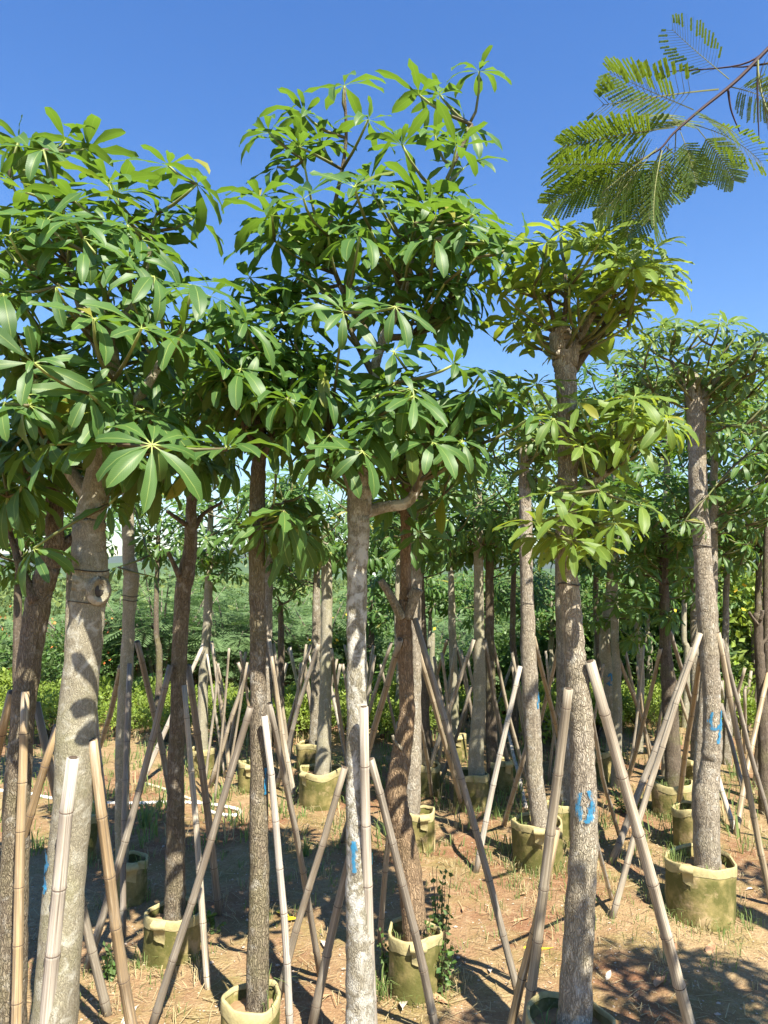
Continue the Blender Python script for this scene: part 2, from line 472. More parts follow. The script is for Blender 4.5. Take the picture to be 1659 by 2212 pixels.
def paint_mat():
    m, nt, b, out = newmat('blue_spray_paint')
    tc = N(nt, 'ShaderNodeTexCoord').outputs['Object']
    n = noise(nt, mapping(nt, tc, (90, 90, 30)), 1.0, 5, .65)
    b.inputs['Base Color'].default_value = (0.02, 0.20, 0.37, 1)
    b.inputs['Roughness'].default_value = .6
    uv = N(nt, 'ShaderNodeUVMap').outputs[0]
    sx = N(nt, 'ShaderNodeSeparateXYZ'); lk(nt, uv, sx.inputs[0])
    edge = ramp(nt, math_(nt, 'ABSOLUTE', math_(nt, 'SUBTRACT', sx.outputs[0], .5)), [(0.05, 0.20), (0.5, 0.0)])
    a = ramp(nt, math_(nt, 'ADD', n, edge), [(0.54, 0.0), (0.66, .85)])
    lk(nt, a, b.inputs['Alpha'])
    return m
M['paint'] = paint_mat()

# ------------------------------------------------------------------ the ground and far land
def smooth(a, b, x):
    t = np.clip((x - a) / (b - a), 0, 1)
    return t * t * (3 - 2 * t)
def gz(x, y):
    x = np.asarray(x, float); y = np.asarray(y, float)
    near = 1 - smooth(14, 40, np.hypot(x, y - 3))
    rel = 0.012 * np.sin(2.1 * x + 0.7) * np.cos(1.7 * y) + 0.008 * np.sin(5.3 * x + 1.9 * y) + 0.005 * np.sin(11 * x - 7 * y + 1)
    return rel * near - 1.9 * smooth(8.5, 15, y)
ng = 190
s = np.linspace(-1, 1, ng)
gx = 0.42 * np.sinh(9.5 * s)
gy = 4.0 + 0.42 * np.sinh(9.5 * s)
XX, YY = np.meshgrid(gx, gy)
ZZ = gz(XX, YY)
ZZ = ZZ + (rng.random(ZZ.shape) - .5) * 0.012 * (1 - smooth(6, 14, np.hypot(XX, YY - 4)))
idx = np.arange(ng * ng).reshape(ng, ng)
F = np.stack([idx[:-1, :-1], idx[:-1, 1:], idx[1:, 1:], idx[1:, :-1]], -1).reshape(-1, 4)
g = ob('ground', mk('ground', np.stack([XX, YY, ZZ], -1).reshape(-1, 3), F, M['soil']), kind='structure')

def ridge(name, D, x0, x1, prof, depth, mat, n=90, rough=0.06, seed=1, ny=24):
    """hill with a rounded section; prof = list of (x in survey units, y of the skyline)"""
    rg = np.random.default_rng(seed)
    xs = np.linspace(x0, x1, n)
    pts = [at(a, b, D) for a, b in prof]
    top = np.interp(xs, [p.x for p in pts], [p.z for p in pts])
    nz = sum(np.sin(xs / D * k + rg.uniform(0, 6)) / k ** .8 for k in (30, 61, 117, 190, 333)) * rough
    top = top * (1 + nz * .25) + 0
    ys = np.linspace(-1, 1, ny)
    V = []
    for j, yy in enumerate(ys):
        sec = max(0.0, 1 - abs(yy) ** 1.6)
        ph = rg.uniform(-1, 1, n) * rough * .35
        for i in range(n):
            V.append((xs[i], D + yy * depth, -4 + (top[i] + 4) * sec * (1 + ph[i] * (1 - sec) * 2)))
    ii = np.arange(ny * n).reshape(ny, n)
    F = np.stack([ii[:-1, :-1], ii[:-1, 1:], ii[1:, 1:], ii[1:, :-1]], -1).reshape(-1, 4)
    return ob(name, mk(name, V, F, mat), kind='structure')
ridge('mountain', 2600, -2600, 2600, [(-700, 1215), (-100, 1200), (60, 1196), (250, 1205), (520, 1180), (800, 1185), (1150, 1190), (1400, 1120), (1560, 1062), (1700, 1040), (2400, 1100)], 900, M['mount'], 140, .22, 4)
ridge('hill', 900, -1100, 1100, [(-700, 1235), (60, 1226), (330, 1214), (520, 1205), (760, 1222), (1000, 1232), (1300, 1226), (1700, 1212), (2400, 1220)], 330, M['hill'], 140, .25, 9)

# ------------------------------------------------------------------ leaf shapes of the whorled trees
TS = np.array([0, .12, .32, .55, .76, .92, 1.0])
WS = np.array([.07, .10, .62, 1.0, .98, .58, .05])
def leaf_shape(seed):
    rg = np.random.default_rng(seed)
    W = rg.uniform(.092, .125)
    droop = rg.uniform(.35, 1.5)
    fold = rg.uniform(.05, .35)
    side = rg.uniform(-.12, .12)
    amp = rg.uniform(.010, .034)
    V, U = [], []
    fine = np.linspace(0, 1, 41)
    ang = .12 - droop * fine ** 1.4
    yy = np.concatenate([[0], np.cumsum(np.cos(ang))[:-1] / 40]); zz = np.concatenate([[0], np.cumsum(np.sin(ang))[:-1] / 40])
    for i, t in enumerate(TS):
        y, z, a = np.interp(t, fine, yy), np.interp(t, fine, zz), np.interp(t, fine, ang)
        for j, c in enumerate((-1, -.55, 0, .55, 1)):
            x = c * W * WS[i]
            lift = abs(x) * fold + amp * (abs(c) ** 2) * (1 if i % 2 else -1) * (1 if c > 0 else rg.uniform(-1, .8)) * (0.2 < t < .97)
            V.append((x + side * t * t, y - math.sin(a) * lift, z + math.cos(a) * lift))
            U.append((.5 + c * .5, t))
    n = len(TS); ii = np.arange(n * 5).reshape(n, 5)
    F = np.stack([ii[:-1, :-1], ii[:-1, 1:], ii[1:, 1:], ii[1:, :-1]], -1).reshape(-1, 4)
    return np.array(V), F, np.array(U)
LEAVES = [leaf_shape(100 + i) for i in range(14)]
LEAFME = {k: [mk('leaf', V, F, M[k], U) for V, F, U in LEAVES] for k in ('leaf', 'leaf_yellow', 'leaf_pale')}

def whorl_mats(C, axis, L, n, rg, elev=None):
    """matrices of the leaves of one whorl"""
    axis = Vector(axis).normalized()
    ref = Vector((1, 0, 0)) if abs(axis.x) < .8 else Vector((0, 1, 0))
    e1 = (ref - axis * ref.dot(axis)).normalized(); e2 = axis.cross(e1)
    a0 = rg.uniform(0, 6.28)
    el = rg.uniform(-.35, .45) if elev is None else elev
    out = []
    for k in range(n):
        a = a0 + 2 * math.pi * (k + rg.uniform(-.22, .22)) / n
        e = el + rg.uniform(-.22, .22)
        r = e1 * math.cos(a) + e2 * math.sin(a)
        d = r * math.cos(e) + axis * math.sin(e)
        nn = axis * math.cos(e) - r * math.sin(e)
        roll = rg.uniform(-.3, .3)
        x = d.cross(nn)
        x2 = x * math.cos(roll) + nn * math.sin(roll); n2 = x2.cross(d)
        sc = L * rg.uniform(.78, 1.12)
        m = Matrix((( x2.x * sc, d.x * sc, n2.x * sc, C.x), (x2.y * sc, d.y * sc, n2.y * sc, C.y), (x2.z * sc, d.z * sc, n2.z * sc, C.z), (0, 0, 0, 1)))
        out.append((m, int(rg.integers(len(LEAVES)))))
    return out

def add_leaf(buf, m, vi, rnd):
    V, F, U = LEAVES[vi]
    A = np.array(m)
    buf.add(V @ A[:3, :3].T + A[:3, 3], F, U, rnd)

def stem_path(A, B, rg):
    A, B = Vector(A), Vector(B)
    d = B - A
    bow = Vector((d.x * .10 + rg.uniform(-.02, .02), d.y * .10 + rg.uniform(-.02, .02), -abs(d.length) * .03))
    return [A, A.lerp(B, .33) + bow * .8, A.lerp(B, .68) + bow * .6, B]

def build_tree(name, label, group, base, path, crowns=(), whorls=(), L=.17, limbs=(), leafm='leaf', bark='bark', seed=1,
               maxobj=300, Y=None, soil=0.0, stubs=(), ties=(), paint=(), sides=18, fill_n=7, knot=None, kr=.06, lean=0.0, eb=0.0):
    """base, path: trunk in survey readings (x, y, width) at the distance of the base"""
    rg = np.random.default_rng(seed)
    if Y is None: Y = gp(*base).y
    root_x = at(path[0][0], path[0][1], Y).x
    O = Vector((root_x, Y, 0))
    t = ob(name, None, loc=O, label=label, cat='tree', group=group)
    t.empty_display_size = .1
    # trunk
    pts = []
    for (x, y, w) in path:
        p = at(x, y, Y)
        pts.append((p.x - O.x, (p.z - 1.2) * lean, max(p.z, -0.02), px(w, p) / 2))
    if pts[0][2] > .01:
        pts.insert(0, (pts[0][0], pts[0][1], -0.02, pts[0][3] * 1.12))
    C = catmull(pts, 10)
    jr = 1 + .03 * rg.standard_normal(len(C))
    if len(C) > 3: jr[1:-1] = (jr[:-2] + jr[1:-1] + jr[2:]) / 3
    cpts = [Vector(c[:3]) + Vector((rg.uniform(-.0025, .0025), rg.uniform(-.0025, .0025), 0)) for c in C]
    crad = [max(.004, c[3] * k) for c, k in zip(C, jr)]
    V, Fq, U = tube(cpts, crad, sides, .045, seed)
    tr = ob('trunk', mk('trunk', V, Fq, M[bark], U), t)
    nodes = [Vector(c[:3]) for c in C[-14:]]
    def trunk_at(z):
        i = int(np.argmin([abs(p.z - z) for p in cpts]))
        return cpts[i], crad[i]
    # limbs (thick branches)
    for lb in limbs:
        lp = []
        for (x, y, w, dy) in lb:
            p = at(x, y, Y + dy)
            lp.append((p.x - O.x, p.y - O.y, p.z, px(w, p) / 2))
        Cl = catmull(lp, 5)
        V, Fq, U = tube([Vector(c[:3]) for c in Cl], [max(.004, c[3]) for c in Cl], 10, .06, seed + 3)
        ob('limb', mk('limb', V, Fq, M['bark_dark' if lb[0][2] < 21 else bark], U), t)
        nodes += [Vector(c[:3]) for c in Cl[4:]]
    for sb in stubs:
        lp = []
        for (x, y, w, dy) in sb:
            p = at(x, y, Y + dy)
            lp.append((p.x - O.x, p.y - O.y, p.z, px(w, p) / 2))
        Cl = catmull(lp, 4)
        V, Fq, U = tube([Vector(c[:3]) for c in Cl], [c[3] for c in Cl], 9, .08, seed + 5)
        ob('stub', mk('stub', V, Fq, M['bark_dark' if bark != 'bark_brown' else 'bark'], U), t)
    for (yy, w) in ties:
        z = at(path[0][0], yy, Y).z
        c, r = trunk_at(z)
        P = [c + Vector((math.cos(a) * r * 1.07, math.sin(a) * r * 1.07, .004 * math.sin(a * 2))) for a in np.linspace(0, 2 * math.pi, 22)]
        V, Fq, U = tube(P, [w] * 22, 5, 0, 1, False)
        ob('tie_wire', mk('tie_wire', V, Fq, M['wire'], U), t)
    if knot:
        kx, ky = knot
        p = at(kx, ky, Y)
        c, r = trunk_at(p.z)
        side = (p.x - O.x - c.x) / r
        a = math.acos(max(-1, min(1, side)))
        n_ = Vector((math.cos(a), -math.sin(a), 0))
        pc = c + n_ * r * .97
        e1 = Vector((0, 0, 1)); e2 = n_.cross(e1)
        P = [pc + (e1 * math.cos(q) * 1.25 + e2 * math.sin(q)) * kr * .45 for q in np.linspace(0, 2 * math.pi, 17)]
        V, Fq, U = tube(P, [kr * .26] * 17, 8, .15, 3, False)
        kn = ob('knot', mk('knot', V, Fq, M[bark], U), t)
        P = [pc - n_ * .004, pc + n_ * .006]
        V, Fq, U = tube(P, [kr * .42, kr * .3], 10)
        ob('knot_hole_shade', mk('knot_hole_shade', V, Fq, M['wire'], U), kn)  # solid dark plug, painted for the shade inside the knot hole
    for strokes in paint:
        for st in strokes:
            VV, UU, FF = [], [], []
            pp = catmull([(a, b, w) for a, b, w in st], 8)
            for i, (x, y, w) in enumerate(pp):
                p = at(x, y, Y)
                c, r = trunk_at(p.z)
                # direction across the stroke in (side, height)
                q = pp[min(i + 1, len(pp) - 1)] - pp[max(i - 1, 0)]
                ln = math.hypot(q[0], q[1]) or 1
                nx, nzv = q[1] / ln, q[0] / ln
                for j in range(5):
                    f = (j / 4 - .5)
                    pz = p.z + nzv * px(w, p) * f
                    c2, r2 = trunk_at(pz)
                    lx = max(-.97, min(.97, (p.x + nx * px(w, p) * f - O.x - c2.x) / r2))
                    a = math.asin(lx)
                    rr = r2 * 1.085 + .0012
                    VV.append((c2.x + math.sin(a) * rr, c2.y - math.cos(a) * rr, pz)); UU.append((j / 4, i / len(pp)))
            n = len(pp); ii = np.arange(n * 5).reshape(n, 5)
            FF = np.stack([ii[:-1, :-1], ii[:-1, 1:], ii[1:, 1:], ii[1:, :-1]], -1).reshape(-1, 4)
            ob('paint_mark', mk('paint_mark', VV, FF, M['paint'], UU), tr)
    # whorls
    W = []
    for w in whorls:
        x, y = w[0], w[1]
        dy = w[2] if len(w) > 2 else rg.uniform(-.25, .1)
        l = w[3] if len(w) > 3 else L
        W.append((at(x, y, Y + dy) - O, l * (.95 if dy > -.28 else .84), 1 if dy > -.28 else 2))
    for (cx, cy, rx, ry, n, rd) in crowns:
        cc = at(cx, cy, Y) - O
        ax, az = px(rx, cc + O), px(ry, cc + O)
        for _ in range(int(n * 1.5)):
            while True:
                q = rg.uniform(-1, 1, 3)
                l2 = np.linalg.norm(q)
                if .25 < l2 < 1 and rg.random() < l2 * l2 + .15: break
            W.append((cc + Vector((q[0] * ax, q[1] * rd, q[2] * az)), L * .97 * rg.uniform(.7, 1.12), 0))
    if W:
        top = nodes[-1]
        W.sort(key=lambda w: (w[0] - top).length)
        ctr = sum((w[0] for w in W), Vector()) / len(W)
        zsp = max(.1, float(np.std([w[0].z for w in W])))
        items = []
        for C_, l, key in W:
            best = min(nodes, key=lambda n_: (n_ - C_).length + 1.8 * max(0, n_.z - C_.z + .10))
            d = C_ - best
            if d.length > .02: nodes.append(C_)
            out = (C_ - ctr); out.z *= .4
            axis = Vector((0, 0, 1)) + out.normalized() * rg.uniform(.1, .55) + Vector((.10, -.22, 0)) + Vector(rg.uniform(-.42, .42, 3))
            n = int(rg.integers(fill_n - 1, fill_n + 3))
            if key == 2: axis += Vector((.12, -.30, 0))
            rel = (C_.z - ctr.z) / zsp
            el_ = eb - .12 + .18 * max(-1.8, min(1, rel)) + rg.uniform(-.4, .35) if key != 2 else rg.uniform(-.25, .2)
            ms = whorl_mats(C_, axis, l, n, rg, el_)
            if rg.random() < .25:                    # a younger upright ring of leaves inside the first
                ms += whorl_mats(C_, axis, l * .55, 3, rg, .8)
            items.append((C_, best, ms, ((C_ + O) - Vector((0, 0, CAM_H))).length - .4 * key))
        items.sort(key=lambda i: i[3])
        cnt = 0
        fb, tb = Buf(), Buf()
        for C_, A_, ms, _ in items:
            P = stem_path(A_, C_, rg)
            ln = max(.05, (C_ - A_).length)
            V, Fq, U = tube(P, [.0045 + .004 * min(1, ln / .5), .0058, .0048, .004], 6)
            U[:, 1] /= max(1e-3, U[:, 1].max())
            if ln < .3: U[:, 1] = 1 - (1 - U[:, 1]) * .6
            if cnt + len(ms) <= maxobj:
                b = ob('branch', mk('branch', V, Fq, M['stem'], U), t)
                for m, vi in ms:
                    o = bpy.data.objects.new('leaf', LEAFME[leafm][vi])
                    col.objects.link(o); o.parent = b; o.matrix_basis = m
                cnt += len(ms)
            else:
                tb.add(V, Fq, U)
                for m, vi in ms: add_leaf(fb, m, vi, rg.random())
        if fb.n:
            ob('foliage', fb.mesh('foliage', M[leafm]), t, kind='stuff')
            ob('twigs', tb.mesh('twigs', M['stem']), t, kind='stuff')
    return t

# ------------------------------------------------------------------ grow bags
POTS = {}
def build_pot(key, xl, xr, yf, h, label, group, seed, flap=True):
    rg = np.random.default_rng(seed)
    p = gp((xl + xr) / 2, yf)
    r = px(xr - xl, p + Vector((0, .12, 0))) / 2
    c = Vector((p.x, p.y + r, 0))
    c.x = at((xl + xr) / 2, yf, c.y).x
    POTS[key] = (c, r, h)
    t = ob('grow_bag', None, loc=c, label=label, cat='grow bag', group=group)
    t.empty_display_size = .1
    n = 36
    ph = rg.uniform(0, 6.28, 5)
    def rad(a, z):
        return r * (1 + .03 * math.sin(2 * a + ph[0]) + .024 * math.sin(3 * a + ph[1] + z * 6) + .016 * math.sin(7 * a + ph[2] + z * 14) + .010 * math.sin(11 * a + ph[0] - z * 25)) * (1 + .05 * (1 - z / h) * math.sin(a + ph[3]))
    def rim(a): return h * (1 + .04 * math.sin(2 * a + ph[4]) + .015 * math.sin(5 * a + ph[1]))
    V, F = [], []
    rings = [(0, -.03), (0, .25), (0, .5), (0, .75), (0, 1.0), (-.006, 1.0), (-.006, .6)]
    for off, f in rings:
        for k in range(n):
            a = 2 * math.pi * k / n
            z = rim(a) * f
            rr = rad(a, z) + off
            V.append((rr * math.cos(a), rr * math.sin(a), z))
    for i in range(len(rings) - 1):
        for k in range(n):
            k2 = (k + 1) % n
            F.append((i * n + k, i * n + k2, (i + 1) * n + k2, (i + 1) * n + k))
    ob('wall', mk('wall', V, np.array(F), M['pot']), t)
    V, F = [], []                                   # folded-over top band, hangs outside the wall
    for i, (off, f) in enumerate([(.0025, .0), (.0035, .5), (.0030, 1.0), (.0, 1.04), (-.008, 1.02), (-.0085, .7)]):
        for k in range(n):
            a = 2 * math.pi * k / n
            top = rim(a)
            bot = top - (.040 + .005 * math.sin(2 * a + ph[2]) + .002 * math.sin(8 * a + ph[0]))
            z = bot + (top - bot) * f + (.003 if f > 1 else 0)
            rr = rad(a, z) + off
            V.append((rr * math.cos(a), rr * math.sin(a), z))
    for i in range(5):
        for k in range(n):
            k2 = (k + 1) % n
            F.append((i * n + k, i * n + k2, (i + 1) * n + k2, (i + 1) * n + k))
    ob('folded_rim', mk('folded_rim', V, np.array(F), M['potrim']), t)
    V, F = [], []                                   # soil
    zs = h - .05
    V.append((0, 0, zs + .015))
    for q, f in enumerate((.35, .7, .97)):
        for k in range(n):
            a = 2 * math.pi * k / n
            V.append((rad(a, zs) * f * math.cos(a), rad(a, zs) * f * math.sin(a), zs + (1 - f) * .02 + rg.uniform(-.006, .006)))
    for k in range(n): F.append((0, 1 + k, 1 + (k + 1) % n))
    Q = []
    for i in range(2):
        for k in range(n):
            k2 = (k + 1) % n
            Q.append((1 + i * n + k, 1 + (i + 1) * n + k, 1 + (i + 1) * n + k2, 1 + i * n + k2))
    ob('soil', mk('soil', V, [np.array(Q), np.array(F)], M['potsoil']), t)
    if flap:                                        # sewn flap where the sheet overlaps
        a0 = -math.pi / 2 + rg.uniform(-.7, .5)
        w = .055 / r
        V = []
        for i, (off, dz) in enumerate([(.010, .004), (.034, -.008), (.030, -.028), (.013, -.034), (.011, -.075)]):
            for j in range(4):
                a = a0 + w * (j / 3 - .5) * (1 - .05 * i)
                rr = rad(a, h) + off + .003 * math.sin(j * 2.1)
                V.append((rr * math.cos(a), rr * math.sin(a), rim(a0) + dz - (.006 * j if i == 4 else 0)))
        ii = np.arange(20).reshape(5, 4)
        F = np.stack([ii[:-1, :-1], ii[:-1, 1:], ii[1:, 1:], ii[1:, :-1]], -1).reshape(-1, 4)
        fo = ob('flap', mk('flap', V, F, M['potrim']), t)
    return t

# ------------------------------------------------------------------ bamboo props
NODE_ME = None
def build_pole(top, foot, w, label, group, Ytop, seed, bend=0.012, mat='bamboo'):
    global NODE_ME
    rg = np.random.default_rng(seed)
    A = gp(*foot); A.z = float(gz(A.x, A.y)) - .02
    B = at(top[0], top[1], Ytop)
    rA = px(w, A.lerp(B, .5)) / 2 * 1.0; rB = rA * .80
    ax = (B - A); Ln = ax.length; ax.normalize()
    q = ax.to_track_quat('Z', 'Y')
    t = ob('bamboo_prop', None, loc=A, label=label, cat='bamboo pole', group=group)
    # node heights
    zs, z, gap = [], rg.uniform(.05, .16), rg.uniform(.15, .22)
    while z < Ln - .04:
        zs.append(z); z += gap * rg.uniform(.9, 1.1); gap *= 1.02
    b1, b2 = rg.uniform(-bend, bend, 2) * Ln; b3, b4, p3 = rg.uniform(-.004, .004, 2).tolist() + [rg.uniform(0, 6.28)]
    def ctr(z): 
        f = math.sin(math.pi * z / Ln)
        return Vector((b1 * f + b3 * math.sin(z * 7 + p3) * f, b2 * f + b4 * math.sin(z * 9 + p3) * f, z))
    ring = [(-.012, 1.0), (-.004, 1.09), (.0, 1.02), (.005, 1.10), (.014, 1.0)]
    Zs = [0.0]
    Rs = [1.0]
    for z in zs:
        for dz, k in ring:
            Zs.append(z + dz); Rs.append(k)
    Zs.append(Ln); Rs.append(1.0)
    P = [q @ ctr(z) for z in Zs]
    rad = [(rA + (rB - rA) * z / Ln) * k for z, k in zip(Zs, Rs)]
    V, Fq, U = tube(P, rad, 12, .012, seed, True)
    ob('culm', mk('culm', V, Fq, M[mat], U), t)
    # cut end: dark disc paints the shade inside the hollow culm
    e = q @ ctr(Ln); d = (q @ (ctr(Ln) - ctr(Ln - .02))).normalized()
    V, Fq, U = tube([e + d * .001, e + d * .0022], [rB * .68, rB * .64], 12)
    ob('cut_end', mk('cut_end', V, Fq, M['node'], U), t)
    if NODE_ME is None:
        Pn = [Vector((math.cos(a), math.sin(a), 0)) for a in np.linspace(0, 2 * math.pi, 15)]
        V, Fq, U = tube(Pn, [.10] * 15, 5, 0, 1, False)
        NODE_ME = mk('node_ring', V, Fq, M['node'], U)
    for z in zs:
        o = bpy.data.objects.new('node_ring', NODE_ME)
        col.objects.link(o); o.parent = t
        o.location = q @ ctr(z)
        o.rotation_mode = 'QUATERNION'; o.rotation_quaternion = q
        rr = (rA + (rB - rA) * z / Ln) * 1.03
        o.scale = (rr, rr, rr * .8)
    return t

# ------------------------------------------------------------------ pinnate (feathery) leaves
def pinnate(npair, nl, seed, strip=0.0, plen=.36, simple_=False):
    """compound leaf of length 1 along +Y; returns leaflet Buf, rachis Buf"""
    rg = np.random.default_rng(seed)
    lf, rc = Buf(), Buf()
    droop = rg.uniform(.1, .5)
    def mid(t): return Vector((0.04 * math.sin(t * 2.2), t * math.cos(droop * t * .5), -droop * .45 * t * t + .03 * t))
    P = [mid(t) for t in np.linspace(0, 1, 9)]
    V, Fq, U = tube(P, list(np.linspace(.007, .0025, 9)), 4)
    rc.add(V, Fq, U)
    for i in range(npair):
        t = .2 + .8 * (i + .5) / npair
        o = mid(t)
        pl = plen * (math.sin(math.pi * min(1, (t - .05) / 1.0)) ** .55) * rg.uniform(.9, 1.05)
        for sd in (-1, 1):
            sweep = .45 + .5 * t
            d = Vector((sd * math.cos(sweep), math.sin(sweep), -.12 + rg.uniform(-.08, .08))).normalized()
            nrm = Vector((0, 0, 1)); sidev = d.cross(nrm).normalized()
            if simple_:
                a, b = o + d * pl * .04, o + d * pl
                mm = o + d * pl * .55 - Vector((0, 0, pl * .04))
                w = .020
                V = [a[:], (mm - sidev * w)[:], b[:], (mm + sidev * w)[:]]
                lf.add(V, np.array([(0, 1, 2, 3)]), [(0, 0), (0, .5), (1, 1), (1, .5)], rg.random() * .3)
                continue
            V, Fq, U = tube([o, o + d * pl * .5 - Vector((0, 0, .01 * pl)), o + d * pl - Vector((0, 0, .10 * pl))], [.0028, .002, .001], 3, cap=False)
            rc.add(V, Fq, U)
            lo = strip * rg.uniform(.7, 1.15) if strip else 0
            gone = strip and rg.random() < strip * .45
            for k in range(nl):
                f = (k + .5) / nl
                if f < lo or gone: continue
                c = o + d * pl * f - Vector((0, 0, .10 * pl * f * f))
                for s2 in (-1, 1):
                    ll = .0165 * (1 - .35 * abs(f - .45)) * rg.uniform(.85, 1.15)
                    dd = (sidev * s2 + d * .35 + Vector((0, 0, rg.uniform(-.25, .25)))).normalized()
                    w2 = d * (pl / nl * .70)
                    e = c + dd * ll
                    V = [(c - w2 * .7)[:], (e - w2 * .7)[:], (e + w2 * .7)[:], (c + w2 * .7)[:]]
                    lf.add(V, np.array([(0, 1, 2, 3)]), [(0, 0), (0, 1), (1, 1), (1, 0)], rg.random() * .35)
    return lf, rc

def diamonds(P, Nn, S, rg, ratio=.5):
    """many small folded leaves: positions P, directions Nn, sizes S"""
    n = len(P)
    up = rg.standard_normal((n, 3)); d = Nn + rg.standard_normal((n, 3)) * .7
    d /= np.linalg.norm(d, axis=1, keepdims=True)
    sd = np.cross(d, up); sd /= np.linalg.norm(sd, axis=1, keepdims=True) + 1e-9
    nr = np.cross(sd, d)
    S = np.asarray(S).reshape(-1, 1)
    a = P; b = P + d * S * .5 + sd * S * ratio * .5 + nr * S * .08; c = P + d * S; e = P + d * S * .5 - sd * S * ratio * .5 + nr * S * .08
    V = np.stack([a, b, c, e], 1).reshape(-1, 3)
    F = np.arange(n * 4).reshape(n, 4)
    uv = np.tile([[.5, .2], [1, .5], [.5, 1], [0, .5]], (n, 1))
    return V, F, uv

def bush_crown(rx, ry, rz, cz, n, size, seed, lobes=9, ratio=.5):
    rg = np.random.default_rng(seed)
    b = Buf()
    cs = []
    for i in range(lobes):
        q = rg.standard_normal(3); q /= np.linalg.norm(q); q[2] = abs(q[2]) * .9 - .25
        cs.append((q * [rx, ry, rz] * rg.uniform(.35, .72), rg.uniform(.33, .55)))
    per = n // lobes
    for c, k in cs:
        q = rg.standard_normal((per, 3)); q /= np.linalg.norm(q, axis=1, keepdims=True)
        rad = rg.uniform(.55, 1.0, (per, 1)) ** .6
        P = c + q * rad * k * np.array([rx, ry, rz]) + [0, 0, cz]
        V, F, U = diamonds(P, q * [1, 1, .6] + [0, 0, .25], size * rg.uniform(.6, 1.25, per), rg, ratio)
        b.add(V, F, U, np.repeat(np.clip(rg.uniform(0, .55) + rg.uniform(-.2, .3, per), 0, 1), 4))
    return b, cs

# ------------------------------------------------------------------ grow bags standing in the nursery
GB = 'grow bags of the nursery trees'
POT_TAB = [
 ('T3', 245, 315, 1958, .20, 'mossy grow bag in deep shade holding the slim pale lichen trunk'),
 ('T4', 313, 432, 2092, .185, 'yellow grow bag with split rim holding the straight dark-topped trunk'),
 ('T5', 478, 604, 2335, .21, 'grow bag with torn rolled rim and reddish soil at foot of the blue-smeared trunk'),
 ('T7', 838, 955, 2172, .23, 'decayed mossy grow bag with creeper around the crooked brown trunk'),
 ('T8', 872, 938, 1842, .22, 'pale folded grow bag right behind the crooked brown tree'),
 ('T9', 1144, 1332, 2420, .22, 'grow bag around the trunk painted with a blue zero'),
 ('T10', 1442, 1590, 2006, .26, 'large flapped grow bag with grass, holding trunk painted blue four'),
 ('T12', 1107, 1218, 1892, .25, 'grow bag with folded flap around the pale trunk painted blue one'),
 ('T13', 983, 1057, 1755, .24, 'half shaded grow bag of slim grey trunk beyond the long diagonal pole'),
 ('T14', 1057, 1108, 1718, .24, 'shaded grow bag just behind the half shaded one'),
 ('T15', 645, 737, 1757, .27, 'sunlit yellow grow bag with green lower half and triangular fold'),
 ('T16', 640, 690, 1668, .22, 'dark grow bag behind the sunlit yellow one'),
 ('T17', 410, 463, 1682, .22, 'far sunlit grow bag in the grass near the white pipe'),
 ('T18', 515, 558, 1714, .22, 'small mossy grow bag at the end of the white pipe'),
 ('T20', 903, 950, 1722, .22, 'shaded grow bag between crooked brown trunk and leaning poles'),
 ('T21', 958, 1008, 1645, .22, 'dark far grow bag with yellowed top under slim trunk'),
 ('T22', 1284, 1326, 1692, .24, 'far shaded grow bag of the twisted trunk painted blue two'),
 ('T23', 1410, 1497, 1778, .24, 'grassy shaded grow bag of dark trunk between crossing poles'),
 ('T24', 1459, 1535, 1850, .25, 'dark grassy grow bag hidden behind the large flapped one'),
 ('T25', 1478, 1520, 1714, .24, 'far grow bag with dark soil beyond the grassy shaded one'),
 ('T27', 1178, 1242, 1832, .24, 'shaded grow bag behind the trunk painted with a blue zero'),
 ('TX', 148, 206, 1866, .24, 'yellow mossy grow bag behind the thick knotted trunk'),
]
for i, (k, xl, xr, yf, h, lab) in enumerate(POT_TAB):
    build_pot(k, xl, xr, yf, h, lab, GB, 40 + i, flap=(i % 3 != 2))
PY = {k: v[0].y for k, v in POTS.items()}

# ------------------------------------------------------------------ the whorl-leaved nursery trees
DESC = {'T1': 'the thick knotted trunk', 'T2': 'the dark forked trunk', 'T3': 'the slim pale lichen-spotted trunk', 'T4': 'the straight trunk with broken stubs', 'T5': 'the tall narrow trunk with blue smear',
 'T6': 'the whitish lichen trunk', 'T7': 'the crooked brown trunk', 'T8': 'the grey trunk behind the crooked one', 'T9': 'the trunk painted blue zero', 'T10': 'the trunk painted blue four', 'T12': 'the trunk painted blue one',
 'T13': 'the slim grey trunk with leaf shadows', 'T14': 'the dark thin trunk', 'T15': 'the trunk in the sunlit yellow bag', 'T16': 'the slender trunk behind the yellow bag', 'T17': 'the far trunk by the feathery bushes',
 'T18': 'the half hidden pale trunk', 'T20': 'the dark trunk behind the crooked one', 'T21': 'the far slim trunk', 'T22': 'the twisted mottled trunk', 'T23': 'the dark trunk in full shade', 'T26': 'the pollarded trunk', 'T24': 'the second trunk behind the blue four', 'F': 'a far nursery tree'}
GT = 'whorl-leaved nursery trees'
TREE_Y = {}
def T(key, label, path, Y=None, **kw):
    if Y is None: Y = PY[key]
    TREE_Y[key] = Y
    return build_tree('nursery_tree', label, GT, None, path, Y=Y, seed=sum(map(ord, key)) * 7 + len(key), **kw)

